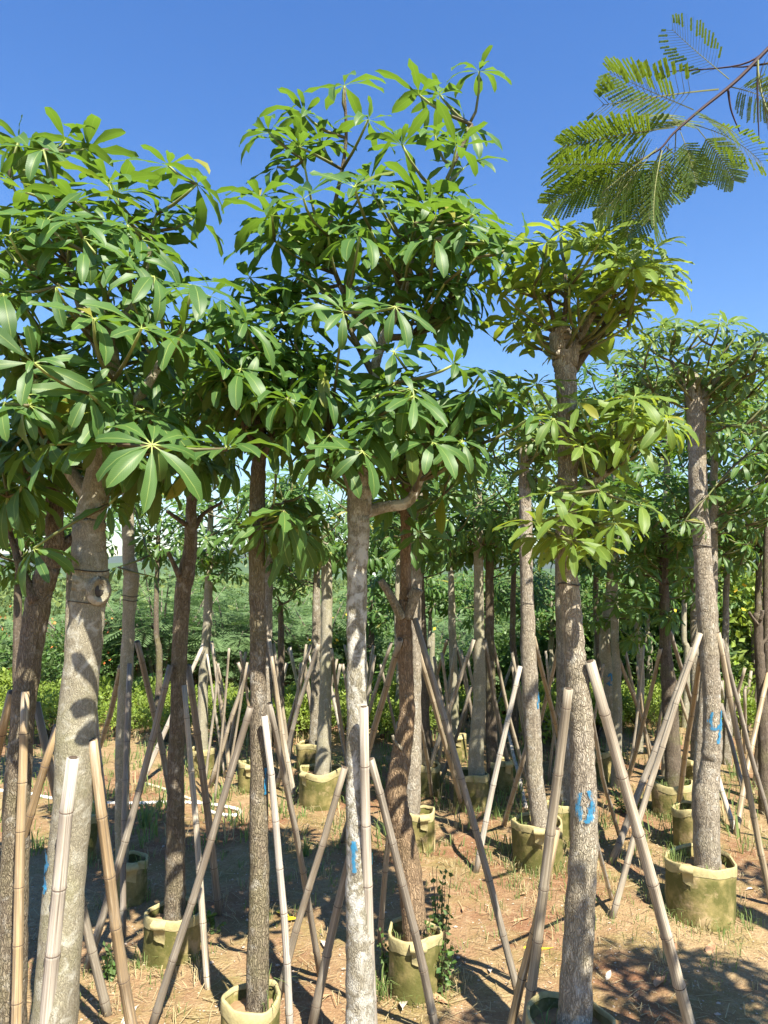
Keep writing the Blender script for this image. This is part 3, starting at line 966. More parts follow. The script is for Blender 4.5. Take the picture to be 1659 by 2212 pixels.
T('T1', 'thick trunked tree with knot hole and blue paint squiggle, large low leaf rosettes', 
  [(95, 2330, 104), (115, 2212, 97), (150, 1800, 80), (172, 1500, 77), (190, 1300, 74), (197, 1250, 75), (192, 1150, 68), (203, 1080, 60), (225, 950, 52), (240, 820, 44), (230, 700, 30)], Y=2.45, L=.205, bark='bark_olive',
  limbs=[[(205, 1090, 40, 0), (130, 980, 22, .05), (105, 850, 14, .05)], [(222, 950, 40, 0), (300, 860, 24, -.1), (360, 760, 14, -.1)], [(238, 800, 34, 0), (170, 650, 18, .1), (140, 520, 12, .1)], [(235, 760, 30, 0), (300, 620, 16, 0), (335, 500, 12, 0)]],
  whorls=[(41, 304, 0), (142, 304, .05), (94, 324, -.1), (190, 321, .1), (364, 358, 0), (425, 398, -.05), (178, 514, -.35), (331, 596, -.3), (415, 615, -.25), (56, 630, -.3), (202, 688, -.45), (306, 710, -.45), (73, 784, -.55),
          (20, 388, 0), (55, 361, .1), (106, 470, 0), (338, 463, 0), (328, 961, -.5, .23), (490, 971, -.35, .22), (253, 960, -.3), (72, 1185, -.12, .15), (420, 470, .1), (250, 420, 0), (280, 560, -.3), (120, 620, -.35), (20, 530, -.1), (10, 870, -.3), (190, 850, -.4), (395, 720, -.2), (455, 640, -.1), (110, 960, -.2), (235, 1090, -.05, .12)],
  crowns=[(190, 640, 200, 240, 42, .42), (240, 920, 200, 110, 20, .35)],
  ties=[(1232, .002), (1300, .0015)], knot=(222, 1275), paint=[[[(104, 1830, 14), (119, 1850, 16), (112, 1868, 14), (104, 1880, 12), (116, 1895, 14), (112, 1915, 14)]]])
T('T2', 'dark forked trunk leaning right beside the thick knotted tree', 
  [(18, 2235, 70), (28, 2000, 60), (38, 1700, 52), (60, 1450, 50), (82, 1310, 54), (100, 1240, 50), (116, 1180, 40), (118, 1080, 34), (120, 980, 28)], Y=2.78, L=.19, bark='bark_mid', maxobj=220,
  stubs=[[(78, 1300, 30, -.03), (52, 1250, 22, -.04), (38, 1205, 18, -.05)]],
  limbs=[[(50, 1250, 18, -.02), (30, 1180, 14, 0), (5, 1100, 10, 0)], [(118, 1190, 30, 0), (170, 1150, 20, .1), (230, 1090, 12, .15)]],
  whorls=[(20, 960, 0), (60, 1020, .1), (110, 1050, .2), (10, 1080, .1)],
  crowns=[(60, 980, 150, 140, 28, .4)])
T('T3', 'slim pale lichen-spotted trunk with small side sprouts and a tie ring',
  [(262, 1950, 30), (263, 1850, 28), (266, 1600, 30), (278, 1350, 28), (284, 1250, 34), (278, 1200, 26), (276, 1110, 26), (276, 1040, 20), (280, 960, 14)], bark='bark_smooth', L=.15, maxobj=160,
  whorls=[(310, 1160, 0, .12), (325, 1200, -.05, .10), (255, 1225, -.05, .10), (330, 1245, -.05, .1)],
  crowns=[(300, 960, 110, 110, 24, .35)], ties=[(1288, .002), (1298, .002)])
T('T4', 'straight trunk with broken side stubs and shaded dark upper half',
  [(378, 2010, 46), (378, 1900, 42), (380, 1700, 35), (385, 1500, 33), (394, 1300, 34), (402, 1240, 36), (412, 1170, 28), (413, 1070, 22), (412, 960, 18)], bark='bark_mid', L=.19, maxobj=260,
  stubs=[[(388, 1245, 14, -.04), (374, 1215, 10, -.05), (363, 1192, 9, -.06)], [(405, 1135, 12, -.02), (380, 1118, 9, -.02), (360, 1104, 7, -.02)], [(420, 1140, 16, 0), (440, 1110, 9, .02), (480, 1085, 6, .05)]],
  whorls=[(410, 1000, 0), (520, 880, 0), (460, 830, -.1), (360, 900, 0)],
  crowns=[(420, 890, 150, 140, 40, .4)])
T('T5', 'tall narrow trunk with a blue paint smear on its side and a shaded top',
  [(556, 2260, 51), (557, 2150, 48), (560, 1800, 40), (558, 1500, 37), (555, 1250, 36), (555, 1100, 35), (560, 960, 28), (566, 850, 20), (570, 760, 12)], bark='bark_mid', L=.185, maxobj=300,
  limbs=[[(557, 1000, 22, 0), (600, 930, 12, -.05), (640, 860, 9, -.1)], [(560, 980, 20, 0), (520, 900, 12, -.05), (500, 830, 9, -.1)]],
  whorls=[(565, 640, -.1), (575, 759, -.15), (540, 600, 0), (490, 690, -.1), (640, 700, -.1), (623, 853, -.15), (520, 800, -.2), (610, 640, 0), (680, 1110, .1, .17), (550, 870, -.15, .16)],
  crowns=[(560, 800, 140, 150, 44, .4), (630, 1130, 70, 70, 10, .3)], paint=[[[(574, 1655, 5), (575, 1680, 6), (574, 1712, 5)]]])
T('T6', 'tallest tree, whitish lichen bark, crown rising on long bare candelabra stems',
  [(780, 2270, 64), (778, 2212, 62), (775, 2000, 57), (772, 1700, 50), (770, 1400, 43), (772, 1250, 44), (775, 1150, 47), (775, 1085, 52), (782, 1030, 46), (800, 960, 30), (813, 880, 22), (810, 800, 22), (830, 730, 20), (868, 640, 18), (895, 540, 13)], Y=2.62, L=.185, bark='bark_lichen', maxobj=300,
  limbs=[[(782, 1110, 30, 0), (830, 1095, 26, .03), (880, 1085, 24, .05), (905, 1040, 20, .05), (925, 970, 14, .05), (950, 880, 10, .05)],
         [(770, 1070, 30, 0), (742, 1010, 20, 0), (715, 940, 14, 0)], [(808, 810, 18, 0), (780, 760, 14, 0), (745, 690, 9, -.05)],
         [(830, 730, 16, 0), (900, 720, 14, .08), (960, 660, 10, .1)], [(820, 760, 16, 0), (745, 640, 12, .05), (700, 520, 10, .08)], [(893, 550, 12, 0), (950, 420, 9, 0), (1020, 270, 7, 0)], [(702, 530, 10, .08), (745, 330, 8, .05), (744, 190, 6, 0)]],
  whorls=[(744, 185, 0, .185), (658, 246, .05, .185), (581, 287, 0, .185), (697, 310, .1, .185), (869, 314, -.1, .185), (905, 205, 0, .185), (1035, 155, 0, .185), (1010, 275, .05, .185), (656, 346, 0, .185), (561, 428, -.05, .185), (797, 396, 0, .185), (740, 493, 0, .185), (604, 509, 0, .185), (683, 525, 0, .185), (958, 414, 0, .185), (1001, 364, .1, .185), (837, 546, -.05, .185), (950, 205, .05, .185),
          (743, 675, -.38), (854, 663, -.42), (979, 789, -.3), (894, 856, -.42), (783, 976, -.4), (935, 955, -.4), (711, 941, -.3), (1025, 843, -.15), (690, 660, -.2), (760, 560, 0), (900, 480, .1), (1030, 470, .1), (920, 590, .1), (1135, 519, -.25, .2), (1060, 560, 0), (1115, 850, -.1), (700, 800, -.2), (1150, 900, -.2), (850, 760, -.2), (640, 600, 0)],
  crowns=[(820, 380, 260, 140, 5, .35), (790, 540, 250, 130, 24, .4), (960, 580, 130, 110, 18, .4), (800, 930, 230, 120, 30, .42), (1000, 900, 90, 110, 9, .35)],
  paint=[[[(766, 1808, 14), (768, 1840, 16), (768, 1875, 13)], [(803, 1815, 9), (804, 1840, 11), (803, 1865, 8)]]])
T('T7', 'crooked reddish brown trunk with sawn stubs and a thin straight leader',
  [(902, 2110, 56), (897, 2040, 52), (886, 1900, 52), (868, 1790, 50), (856, 1715, 46), (868, 1620, 42), (879, 1540, 34), (876, 1450, 33), (872, 1350, 36), (874, 1310, 30), (876, 1270, 25), (876, 1180, 23), (875, 1090, 22), (880, 1000, 16)], bark='bark_brown', L=.17, maxobj=200,
  stubs=[[(868, 1335, 22, -.03), (845, 1290, 18, -.05), (822, 1253, 15, -.06)], [(880, 1335, 24, -.02), (892, 1300, 22, -.04), (902, 1272, 26, -.05)], [(882, 1290, 10, -.04), (893, 1272, 9, -.05), (898, 1262, 9, -.05)], [(868, 1620, 9, -.05), (852, 1600, 7, -.06), (848, 1588, 6, -.06)]],
  whorls=[(905, 1150, -.1, .14)],
  crowns=[(900, 980, 130, 110, 28, .38)])
T('T8', 'grey trunk directly behind the crooked brown tree',
  [(888, 1770, 42), (890, 1730, 38), (896, 1500, 28), (898, 1300, 25), (903, 1100, 22), (905, 1000, 14)], bark='bark_pale', L=.16, maxobj=120,
  crowns=[(930, 1090, 110, 110, 34, .45), (860, 1150, 60, 60, 10, .3)])

T('T9', 'tree painted with a blue zero, crown tuft on truncated trunk and side limb',
  [(1241, 2300, 79), (1243, 2190, 73), (1250, 2000, 62), (1262, 1800, 59), (1258, 1620, 52), (1250, 1499, 50), (1237, 1359, 46), (1225, 1220, 43), (1224, 1080, 43), (1228, 960, 43), (1226, 886, 42), (1222, 810, 46), (1216, 760, 50), (1209, 715, 46)], L=.155, leafm='leaf_yellow', bark='bark_pale', maxobj=300, eb=.25,
  limbs=[[(1235, 790, 24, -.02), (1250, 735, 18, -.02), (1285, 670, 14, 0), (1310, 620, 9, 0)], [(1238, 800, 20, .02), (1280, 740, 16, .02), (1310, 700, 12, .03)], [(1230, 1110, 24, -.04), (1262, 1060, 20, -.06), (1320, 1015, 13, -.1)], [(1205, 720, 14, 0), (1195, 690, 10, -.02), (1185, 640, 8, -.03)], [(1212, 722, 14, 0), (1222, 660, 10, 0), (1220, 570, 7, 0)]],
  whorls=[(1292, 525), (1264, 548), (1335, 560), (1374, 605), (1401, 597), (1436, 608), (1409, 636), (1210, 505), (1370, 858, -.25), (1440, 905, -.3), (1370, 952, -.2), (1159, 1128, -.15), (1237, 1167, -.2), (1382, 1089, -.15), (1180, 1030, 0), (1330, 880, -.1), (1185, 560), (1230, 620), (1300, 600), (1340, 660, -.1), (1090, 640), (1110, 700), (1160, 720), (1250, 870, -.2, .12), (1195, 905, -.22, .13), (1255, 965, -.24, .13), (1185, 1065, -.2, .14), (1290, 1060, -.2, .14), (1225, 1110, -.24, .14), (1330, 1130, -.2, .14), (1160, 830, -.1, .14), (1290, 1180, -.2, .14)],
  crowns=[(1245, 640, 190, 105, 32, .38), (1340, 940, 110, 60, 14, .25), (1250, 1150, 100, 40, 6, .2)],
  ties=[(1266, .0025)], paint=[[[(1247, 1704, 9), (1246, 1735, 13), (1248, 1758, 12), (1258, 1765, 10), (1268, 1754, 17), (1268, 1725, 17), (1262, 1699, 14)]]])
T('T10', 'ridged trunk painted with a blue four in the large flapped grow bag',
  [(1527, 1905, 60), (1528, 1870, 56), (1525, 1740, 56), (1534, 1660, 44), (1538, 1600, 41), (1538, 1516, 37), (1532, 1406, 41), (1526, 1296, 42), (1516, 1180, 36), (1508, 1050, 37), (1506, 960, 36), (1503, 880, 40), (1495, 800, 22)], L=.13, leafm='leaf_pale', bark='bark_pale', maxobj=300, eb=.2,
  limbs=[[(1510, 890, 26, -.02), (1530, 840, 18, -.02), (1555, 810, 12, 0)], [(1498, 880, 26, 0), (1480, 830, 16, 0), (1450, 780, 9, 0)]],
  whorls=[(1520, 1130, -.1, .11), (1530, 1070, -.1, .1), (1480, 1125, -.1, .11)],
  crowns=[(1500, 780, 150, 85, 58, .42), (1590, 870, 90, 120, 24, .4)],
  ties=[(1174, .003)], paint=[[[(1532, 1535, 8), (1528, 1555, 9), (1534, 1572, 9), (1548, 1560, 9)], [(1550, 1532, 8), (1549, 1560, 9), (1541, 1602, 9)]]])
T('T24', 'second slim trunk close behind the trunk painted blue four',
  [(1505, 1830, 34), (1510, 1700, 28), (1522, 1500, 24), (1538, 1300, 22), (1541, 1100, 18), (1545, 940, 14)], bark='bark_pale', L=.15, maxobj=200,
  crowns=[(1600, 980, 110, 170, 60, .5)])
T('T12', 'pale straight trunk painted with a blue one',
  [(1168, 1810, 46), (1168, 1780, 42), (1157, 1700, 38), (1150, 1568, 35), (1143, 1429, 33), (1138, 1289, 28), (1136, 1150, 28), (1133, 1045, 25), (1130, 960, 16)], bark='bark_pale', L=.145, leafm='leaf_pale', maxobj=240, eb=.2,
  whorls=[(1090, 830), (1150, 860), (1120, 930, -.15), (1180, 900)],
  crowns=[(1125, 920, 95, 110, 40, .4)], ties=[(1309, .0015)], paint=[[[(1160, 1493, 6), (1159, 1510, 8), (1157, 1528, 6)]]])
T('T13', 'slim grey trunk with leaf shadows beyond the long diagonal pole',
  [(1030, 1710, 40), (1029, 1640, 34), (1034, 1540, 29), (1036, 1469, 26), (1034, 1299, 21), (1033, 1128, 22), (1033, 1060, 14)], bark='bark_smooth', L=.15, maxobj=120,
  crowns=[(1025, 1070, 110, 120, 56, .5)])
T('T14', 'dark thin trunk just behind the slim grey one with leaf shadows',
  [(1064, 1690, 26), (1062, 1600, 24), (1058, 1400, 20), (1058, 1200, 18), (1060, 1120, 12)], bark='bark_dark', L=.15, maxobj=60,
  crowns=[(1080, 1130, 95, 100, 40, .5)])
T('T15', 'smooth sunlit trunk standing in the sunlit yellow grow bag',
  [(697, 1700, 44), (698, 1650, 36), (702, 1540, 28), (704, 1435, 25), (706, 1299, 24), (705, 1196, 21), (704, 1130, 13)], bark='bark_smooth', L=.15, maxobj=120,
  crowns=[(690, 1110, 110, 110, 48, .5)])
T('T16', 'slender trunk behind the one in the sunlit yellow grow bag',
  [(678, 1640, 24), (680, 1560, 22), (683, 1400, 20), (684, 1290, 17), (684, 1200, 12)], bark='bark', L=.15, maxobj=60,
  crowns=[(640, 1150, 95, 100, 40, .5)])
T('T17', 'far trunk beside the feathery bushes with a small hanging crown',
  [(438, 1650, 28), (437, 1600, 25), (439, 1484, 21), (448, 1340, 19), (451, 1251, 18), (454, 1150, 14), (456, 1080, 10)], bark='bark_smooth', L=.15, maxobj=100,
  whorls=[(490, 1230, -.2, .14), (500, 1200, 0), (420, 1220, 0)],
  crowns=[(455, 1110, 85, 130, 46, .45), (470, 1220, 50, 40, 8, .3)])
T('T18', 'pale trunk nearly hidden behind the tall narrow one',
  [(574, 1680, 26), (575, 1600, 24), (578, 1400, 20), (580, 1250, 18), (582, 1150, 12)], bark='bark_pale', L=.15, maxobj=80,
  crowns=[(590, 1110, 100, 120, 46, .5)])
T('T19', 'thin dark far sapling between the tall narrow trunk and the yellow grow bag',
  [(604, 1640, 19), (606, 1500, 17), (607, 1380, 14), (606, 1300, 10)], Y=6.9, bark='bark_dark', L=.15, maxobj=40, crowns=[(610, 1240, 70, 70, 22, .4)])
T('T20', 'dark trunk in shade between crooked brown tree and leaning poles',
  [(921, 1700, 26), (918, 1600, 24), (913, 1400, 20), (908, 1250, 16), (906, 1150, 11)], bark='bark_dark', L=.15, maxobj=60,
  crowns=[(960, 1130, 110, 100, 48, .5)])
T('T21', 'far slim trunk widening at its top under a wide crown',
  [(984, 1625, 22), (983, 1560, 19), (978, 1400, 17), (975, 1280, 14), (974, 1210, 10)], bark='bark_smooth', L=.16, maxobj=40,
  crowns=[(980, 1150, 110, 70, 34, .5)])
T('T22', 'twisted mottled trunk painted with a faint blue two',
  [(1318, 1670, 26), (1322, 1560, 24), (1313, 1450, 24), (1306, 1400, 24), (1310, 1330, 18), (1318, 1260, 16), (1318, 1150, 12)], bark='bark_smooth', L=.16, maxobj=120,
  crowns=[(1320, 1130, 120, 130, 60, .5), (1350, 1330, 90, 70, 16, .4)], paint=[[[(1308, 1460, 5), (1315, 1455, 6), (1318, 1464, 6), (1310, 1476, 6), (1320, 1478, 5)]]])
T('T23', 'dark trunk in full shade between the crossing poles',
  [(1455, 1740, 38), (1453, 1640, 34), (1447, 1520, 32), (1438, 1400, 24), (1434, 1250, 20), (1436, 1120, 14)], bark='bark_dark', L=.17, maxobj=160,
  crowns=[(1420, 1080, 130, 140, 60, .5), (1400, 1260, 110, 80, 24, .45)])
T('T25', 'thin far trunk between dark trunk and the one painted blue four',
  [(1500, 1690, 22), (1503, 1560, 20), (1500, 1380, 17), (1498, 1250, 12)], bark='bark', L=.16, maxobj=60, crowns=[(1520, 1150, 110, 110, 40, .5)])
T('T27', 'shaded trunk peeking past the pole and the trunk painted blue zero',
  [(1222, 1790, 32), (1220, 1650, 28), (1214, 1450, 24), (1208, 1250, 18), (1206, 1130, 12)], bark='bark', L=.15, maxobj=80, crowns=[(1215, 960, 110, 110, 40, .45)])
T('T26', 'pollarded dark trunk with cut knuckles and a rope tie',
  [(1652, 1720, 26), (1650, 1600, 24), (1645, 1480, 20), (1640, 1400, 19), (1637, 1325, 18)], Y=5.4, bark='bark_dark',
  stubs=[[(1640, 1395, 9, 0), (1652, 1385, 7, 0), (1660, 1370, 6, 0)], [(1637, 1350, 9, -.02), (1626, 1335, 7, -.02), (1618, 1322, 6, -.02)], [(1642, 1340, 8, -.03), (1646, 1328, 8, -.03), (1647, 1318, 8, -.03)]])
# trees the nursery rows go on with: farther back, and the row the camera stands in
far_spec = [(1290, 1000, 8.0, 1), (1380, 1060, 7.2, 2), (1570, 1150, 6.8, 3), (1640, 1100, 6.2, 4), (1480, 1180, 8.4, 5), (1240, 1150, 7.6, 6), (1110, 1130, 7.4, 7), (860, 1130, 8.2, 8), (770, 1160, 7.6, 9), (340, 1130, 8.2, 10), (1660, 900, 5.6, 13), (800, 1300, 10.5, 22), (930, 1270, 9.6, 23), (1040, 1290, 10.2, 24), (1130, 1260, 9.2, 25), (1290, 1290, 9.0, 26), (1400, 1250, 9.6, 27), (1540, 1290, 9.4, 28), (1190, 1320, 10.6, 29), (860, 1240, 9.0, 30), (1440, 880, 6.4, 14), (150, 1130, 6.4, 15), (40, 1120, 5.2, 16), (1330, 870, 6.0, 17)]
NEARX = [(60, 'T2'), (172, 'T1'), (272, 'T3'), (388, 'T4'), (450, 'T17'), (557, 'T5'), (700, 'T15'), (771, 'T6'), (875, 'T7'), (980, 'T21'), (1034, 'T13'), (1143, 'T12'), (1245, 'T9'), (1315, 'T22'), (1445, 'T23'), (1530, 'T10'), (1642, 'T26')]
def behind(x): return DESC[min(NEARX, key=lambda q: abs(q[0] - x))[1]]
for (x, cy, Y, sd) in far_spec:
    pb = at(x, 1250, Y)
    yb = 1250 + 1.65 / Y * FD * .99
    build_tree('nursery_tree', 'slender farther tree seen behind ' + behind(x), 'nursery trees farther back', None,
        [(x, yb, .085 / Y * FD), (x + 4, yb - 150, .07 / Y * FD), (x - 3, (yb + cy) / 2, .06 / Y * FD), (x + 2, cy + 20, .045 / Y * FD), (x, cy - 60, .02 / Y * FD)],
        Y=Y, L=.17, bark=['bark', 'bark_dark', 'bark_smooth'][sd % 3], seed=900 + sd, maxobj=0 if Y > 6.5 else 40, sides=12,
        crowns=[(x, cy, .42 / Y * FD, .40 / Y * FD, 62, .45)], fill_n=6)
def off_tree(X, Y, h, sd, n=60, rr=.45):
    O = Vector((X, Y, 0))
    t = build_tree('nursery_tree', 'whorl-leaved tree of the row behind the viewpoint', 'nursery trees of the next row', None,
        [(829.5, 2200, 50), (829.5, 1500, 40)], Y=3.0, seed=sd) if False else None
    rg = np.random.default_rng(sd)
    t = ob('nursery_tree', None, loc=O, label='whorl-leaved tree of the next row, out of the photograph', cat='tree', group='nursery trees of the next row')
    P = [Vector((.02 * math.sin(q * 5), .02 * math.cos(q * 3), q * h)) for q in np.linspace(0, .9, 12)]
    V, Fq, U = tube(P, list(np.linspace(.06, .025, 12)), 14, .05, sd)
    ob('trunk', mk('trunk', V, Fq, M['bark'], U), t)
    fb, tb = Buf(), Buf()
    for _ in range(n):
        q = rg.standard_normal(3); q /= np.linalg.norm(q); q *= rg.uniform(.3, 1) ** .6
        C_ = Vector((q[0] * rr, q[1] * rr, h * .86 + q[2] * rr * 1.1))
        ms = whorl_mats(C_, Vector((q[0] * .4, q[1] * .4, 1)), .17, 7, rg)
        V, Fq, U = tube(stem_path(Vector((0, 0, min(C_.z - .05, h * .85))), C_, rg), [.01, .008, .006, .004], 5)
        tb.add(V, Fq, U)
        for m, vi in ms: add_leaf(fb, m, vi, rg.random())
    ob('foliage', fb.mesh('foliage', M['leaf']), t, kind='stuff')
    ob('twigs', tb.mesh('twigs', M['stem']), t, kind='stuff')
off_tree(2.25, 1.2, 3.1, 71)
off_tree(1.4, 0.7, 3.0, 72, 50)
off_tree(-0.45, -1.1, 3.1, 73, 45)
off_tree(3.4, 2.3, 3.0, 74)

# ------------------------------------------------------------------ bamboo props
TREE_Y['F'] = 7.5
POLES = [
 # top, foot, width, tree, look, dy of the top
 ((124, 1568), (-70, 2190), 20, 'T2', 'orange-brown thick bamboo pole', -.12), ((55, 1494), (34, 2330), 22, 'T2', 'upright yellowish bamboo pole', -.10), ((25, 1496), (-130, 2010), 20, 'T2', 'brown bamboo pole', .05),
 ((78, 1518), (236, 2190), 20, 'T2', 'dark bamboo pole slanting behind the knotted tree', .12),
 ((158, 1637), (92, 2400), 33, 'T1', 'bleached white thick bamboo pole standing in front of', -.16), ((199, 1598), (296, 2275), 26, 'T1', 'tan thick bamboo pole with a bend beside', -.02),
 ((202, 1480), (242, 1856), 12, 'T3', 'thin pale bamboo pole left of', .3), ((261, 1440), (190, 1665), 12, 'T3', 'thin grey bamboo pole leaning from the left on', .25), ((280, 1434), (266, 2018), 13, 'T3', 'straight grey bamboo pole in front of', -.06),
 ((296, 1386), (384, 1810), 14, 'T3', 'grey bamboo pole leaning from the right on', .08), ((368, 1437), (183, 2092), 17, 'T4', 'long dark bamboo pole crossing leftwards from', -.05), ((398, 1480), (450, 2140), 15, 'T4', 'greenish bamboo pole standing close to', -.07),
 ((406, 1437), (474, 1972), 17, 'T4', 'grey dark-stained bamboo pole right of', .08), ((440, 1391), (304, 1692), 11, 'T17', 'bleached bamboo pole leaning from the left on', -.03), ((457, 1385), (498, 1682), 10, 'T17', 'pale bamboo pole right of', -.03),
 ((541, 1528), (316, 2245), 18, 'T5', 'long grey bamboo pole slanting left from', -.08), ((540, 1438), (452, 1702), 11, 'T18', 'pale bamboo pole leaning from the left on', -.03),
 ((571, 1546), (629, 2265), 17, 'T5', 'worn bamboo pole with whitish top right of', -.07), ((582, 1520), (693, 2102), 15, 'T5', 'dark-topped bamboo pole slanting right from', .03), ((581, 1381), (637, 1725), 11, 'T18', 'pale bamboo pole leaning from the right on', -.03),
 ((590, 1390), (630, 1690), 10, 'T18', 'thin second bamboo pole right of', .05), ((688, 1391), (597, 1705), 10, 'T15', 'bleached bamboo pole leaning from the left on', -.04), ((671, 1393), (602, 1645), 9, 'T16', 'grey bamboo pole leaning from the left on', -.03),
 ((716, 1401), (762, 1700), 9, 'T15', 'pale bamboo pole leaning from the right on', -.03), ((715, 1484), (757, 1692), 10, 'T16', 'short bamboo pole leaning from the right on', .05),
 ((745, 1658), (573, 2243), 17, 'T6', 'long bamboo pole slanting left from', -.06), ((786, 1527), (809, 2300), 24, 'T6', 'silvery bamboo pole with a bolt hole standing in front of', -.10), ((801, 1640), (946, 2240), 20, 'T6', 'dark-topped bamboo pole slanting right from', -.04),
 ((778, 1765), (667, 2240), 21, 'T6', 'greenish grey bamboo pole coming from behind', .10), ((864, 1382), (739, 1818), 14, 'T7', 'split pale bamboo pole leaning from the left on', -.06), ((862, 1560), (820, 2047), 13, 'T7', 'half lit bamboo pole left of', .10),
 ((845, 1388), (745, 1685), 9, 'T20', 'pale bamboo pole leaning from the left on', 0), ((896, 1336), (1123, 2155), 16, 'T7', 'very long dark-streaked diagonal bamboo pole from', -.03), ((900, 1393), (1002, 1745), 12, 'T8', 'shorter bamboo pole lying along the diagonal one by', .03),
 ((900, 1527), (933, 1720), 9, 'T8', 'short bamboo pole right of', .1), ((1024, 1381), (909, 1706), 10, 'T13', 'pale bamboo pole leaning from the left on', -.03), ((1047, 1381), (1111, 1702), 11, 'T13', 'grey bamboo pole leaning from the right on', -.03),
 ((1064, 1384), (1141, 1692), 9, 'T14', 'thin bamboo pole leaning from the right on', 0), ((966, 1381), (903, 1585), 8, 'T21', 'thin bamboo pole leaning from the left on', 0), ((982, 1379), (1041, 1625), 8, 'T21', 'thin bamboo pole leaning from the right on', 0),
 ((1017, 1483), (949, 1692), 9, 'T14', 'grey bamboo pole leaning from the left on', 0), ((1124, 1439), (1027, 1884), 13, 'T12', 'bleached long bamboo pole leaning from the left on', -.05), ((1153, 1377), (1242, 1705), 11, 'T12', 'pale bamboo pole leaning from the right on', .03),
 ((1209, 1384), (1139, 1645), 9, 'T27', 'pale bamboo pole leaning from the left on', .2), ((1140, 1605), (1086, 1782), 12, 'T12', 'short bamboo pole leaning low from the left on', .10), ((1094, 1570), (1137, 1742), 9, 'F', 'thin bamboo pole crossing the bleached one beside blue one trunk', 0),
 ((1228, 1488), (1131, 2265), 24, 'T9', 'thick pale bamboo pole leaning from the left on', -.08), ((1203, 1790), (1094, 2245), 20, 'T9', 'half hidden brown bamboo pole beside the thick one at', .04), ((1275, 1429), (1503, 2245), 27, 'T9', 'thickest cracked bamboo pole slanting right from', -.05),
 ((1513, 1368), (1320, 1984), 14, 'T10', 'long sunlit bamboo pole leaning from the left on', -.05), ((1497, 1400), (1317, 1868), 15, 'T24', 'shaded bamboo pole running beside the sunlit one from', 0), ((1513, 1419), (1458, 1792), 12, 'T10', 'brownish steep bamboo pole left of', .06),
 ((1551, 1367), (1669, 1950), 14, 'T10', 'long sunlit bamboo pole slanting right from', -.04), ((1558, 1380), (1675, 1815), 11, 'T24', 'dark banded bamboo pole slanting right from', 0), ((1660, 1455), (1589, 1806), 12, 'T26', 'tan bamboo pole leaning from the left on', -.03),
 ((1558, 1520), (1611, 1725), 10, 'T25', 'grey bamboo pole leaning from the right on', .1), ((1528, 1585), (1588, 1793), 11, 'T23', 'low whitish bamboo pole leaning from the right on', .1), ((1427, 1401), (1349, 1704), 10, 'T23', 'pale bamboo pole leaning from the left on', -.03),
 ((1447, 1362), (1541, 1665), 10, 'T23', 'shaded bamboo pole right of', .05), ((1321, 1387), (1409, 1628), 9, 'T22', 'thin pale bamboo pole leaning from the right on', 0), ((1272, 1510), (1343, 1813), 10, 'T9', 'dark thin bamboo pole behind', .9),
 ((1268, 1730), (1322, 1938), 10, 'T9', 'short whitish bamboo pole coming from behind', .3), ((1643, 1470), (1628, 1700), 9, 'T26', 'bright white bamboo pole standing by', .2),
]
TREE_Y['T27'] = TREE_Y.get('T27', 5)
DESC['T27'] = 'the shaded trunk behind blue zero'; DESC['T25'] = 'the thin far trunk'
for i, (tp, ft, w, key, look, dy) in enumerate(POLES):
    lab = look if ' beside blue one trunk' in look or 'knotted tree' in look else (look + ' ' + DESC[key] if look.split()[-1] in ('of', 'on', 'from', 'behind', 'by', 'at', 'to', 'beside', 'from') else look + ' propping ' + DESC[key])
    lw = look.split()
    bm = 'bamboo_tan' if any(q in look for q in ('orange', 'brown', 'tan ', 'yellowish')) else 'bamboo_pale' if any(q in look for q in ('bleached', 'white ', 'silvery', 'whitish')) else 'bamboo_grey_shaded' if any(q in look for q in ('dark', 'grey', 'shaded', 'worn')) else 'bamboo'  # shaded poles take the darker culm, their shade painted in
    build_pole(tp, ft, w, lab, 'bamboo props of the nursery trees', TREE_Y[key] + dy, 300 + i, mat=bm)
# far right: staked young trunks and sticks
rs = np.random.default_rng(5)
for i in range(16):
    Y = rs.uniform(6.3, 9.0); X0 = rs.uniform(1565, 1700)
    ft = 1250 + 1.65 / Y * FD
    tpz = rs.uniform(1440, 1500)
    build_pole((X0 + rs.uniform(-38, 38), tpz), (X0, ft), rs.uniform(6, 9), 'thin far stake in the crowd of sticks behind the pollarded trunk', 'stakes behind the pollarded trunk', Y + rs.uniform(-.2, .2), 500 + i)
for i in range(60):
    Y = rs.uniform(5.4, 8.8); X0 = rs.uniform(420, 1500)
    ft = 1250 + 1.65 / Y * FD
    build_pole((X0 + rs.choice([-1, 1]) * rs.uniform(28, 50), rs.uniform(1390, 1440)), (X0, ft), rs.uniform(6, 8.5), 'thin weathered bamboo pole among the farther rows', 'thin poles of the farther rows', Y, 540 + i)

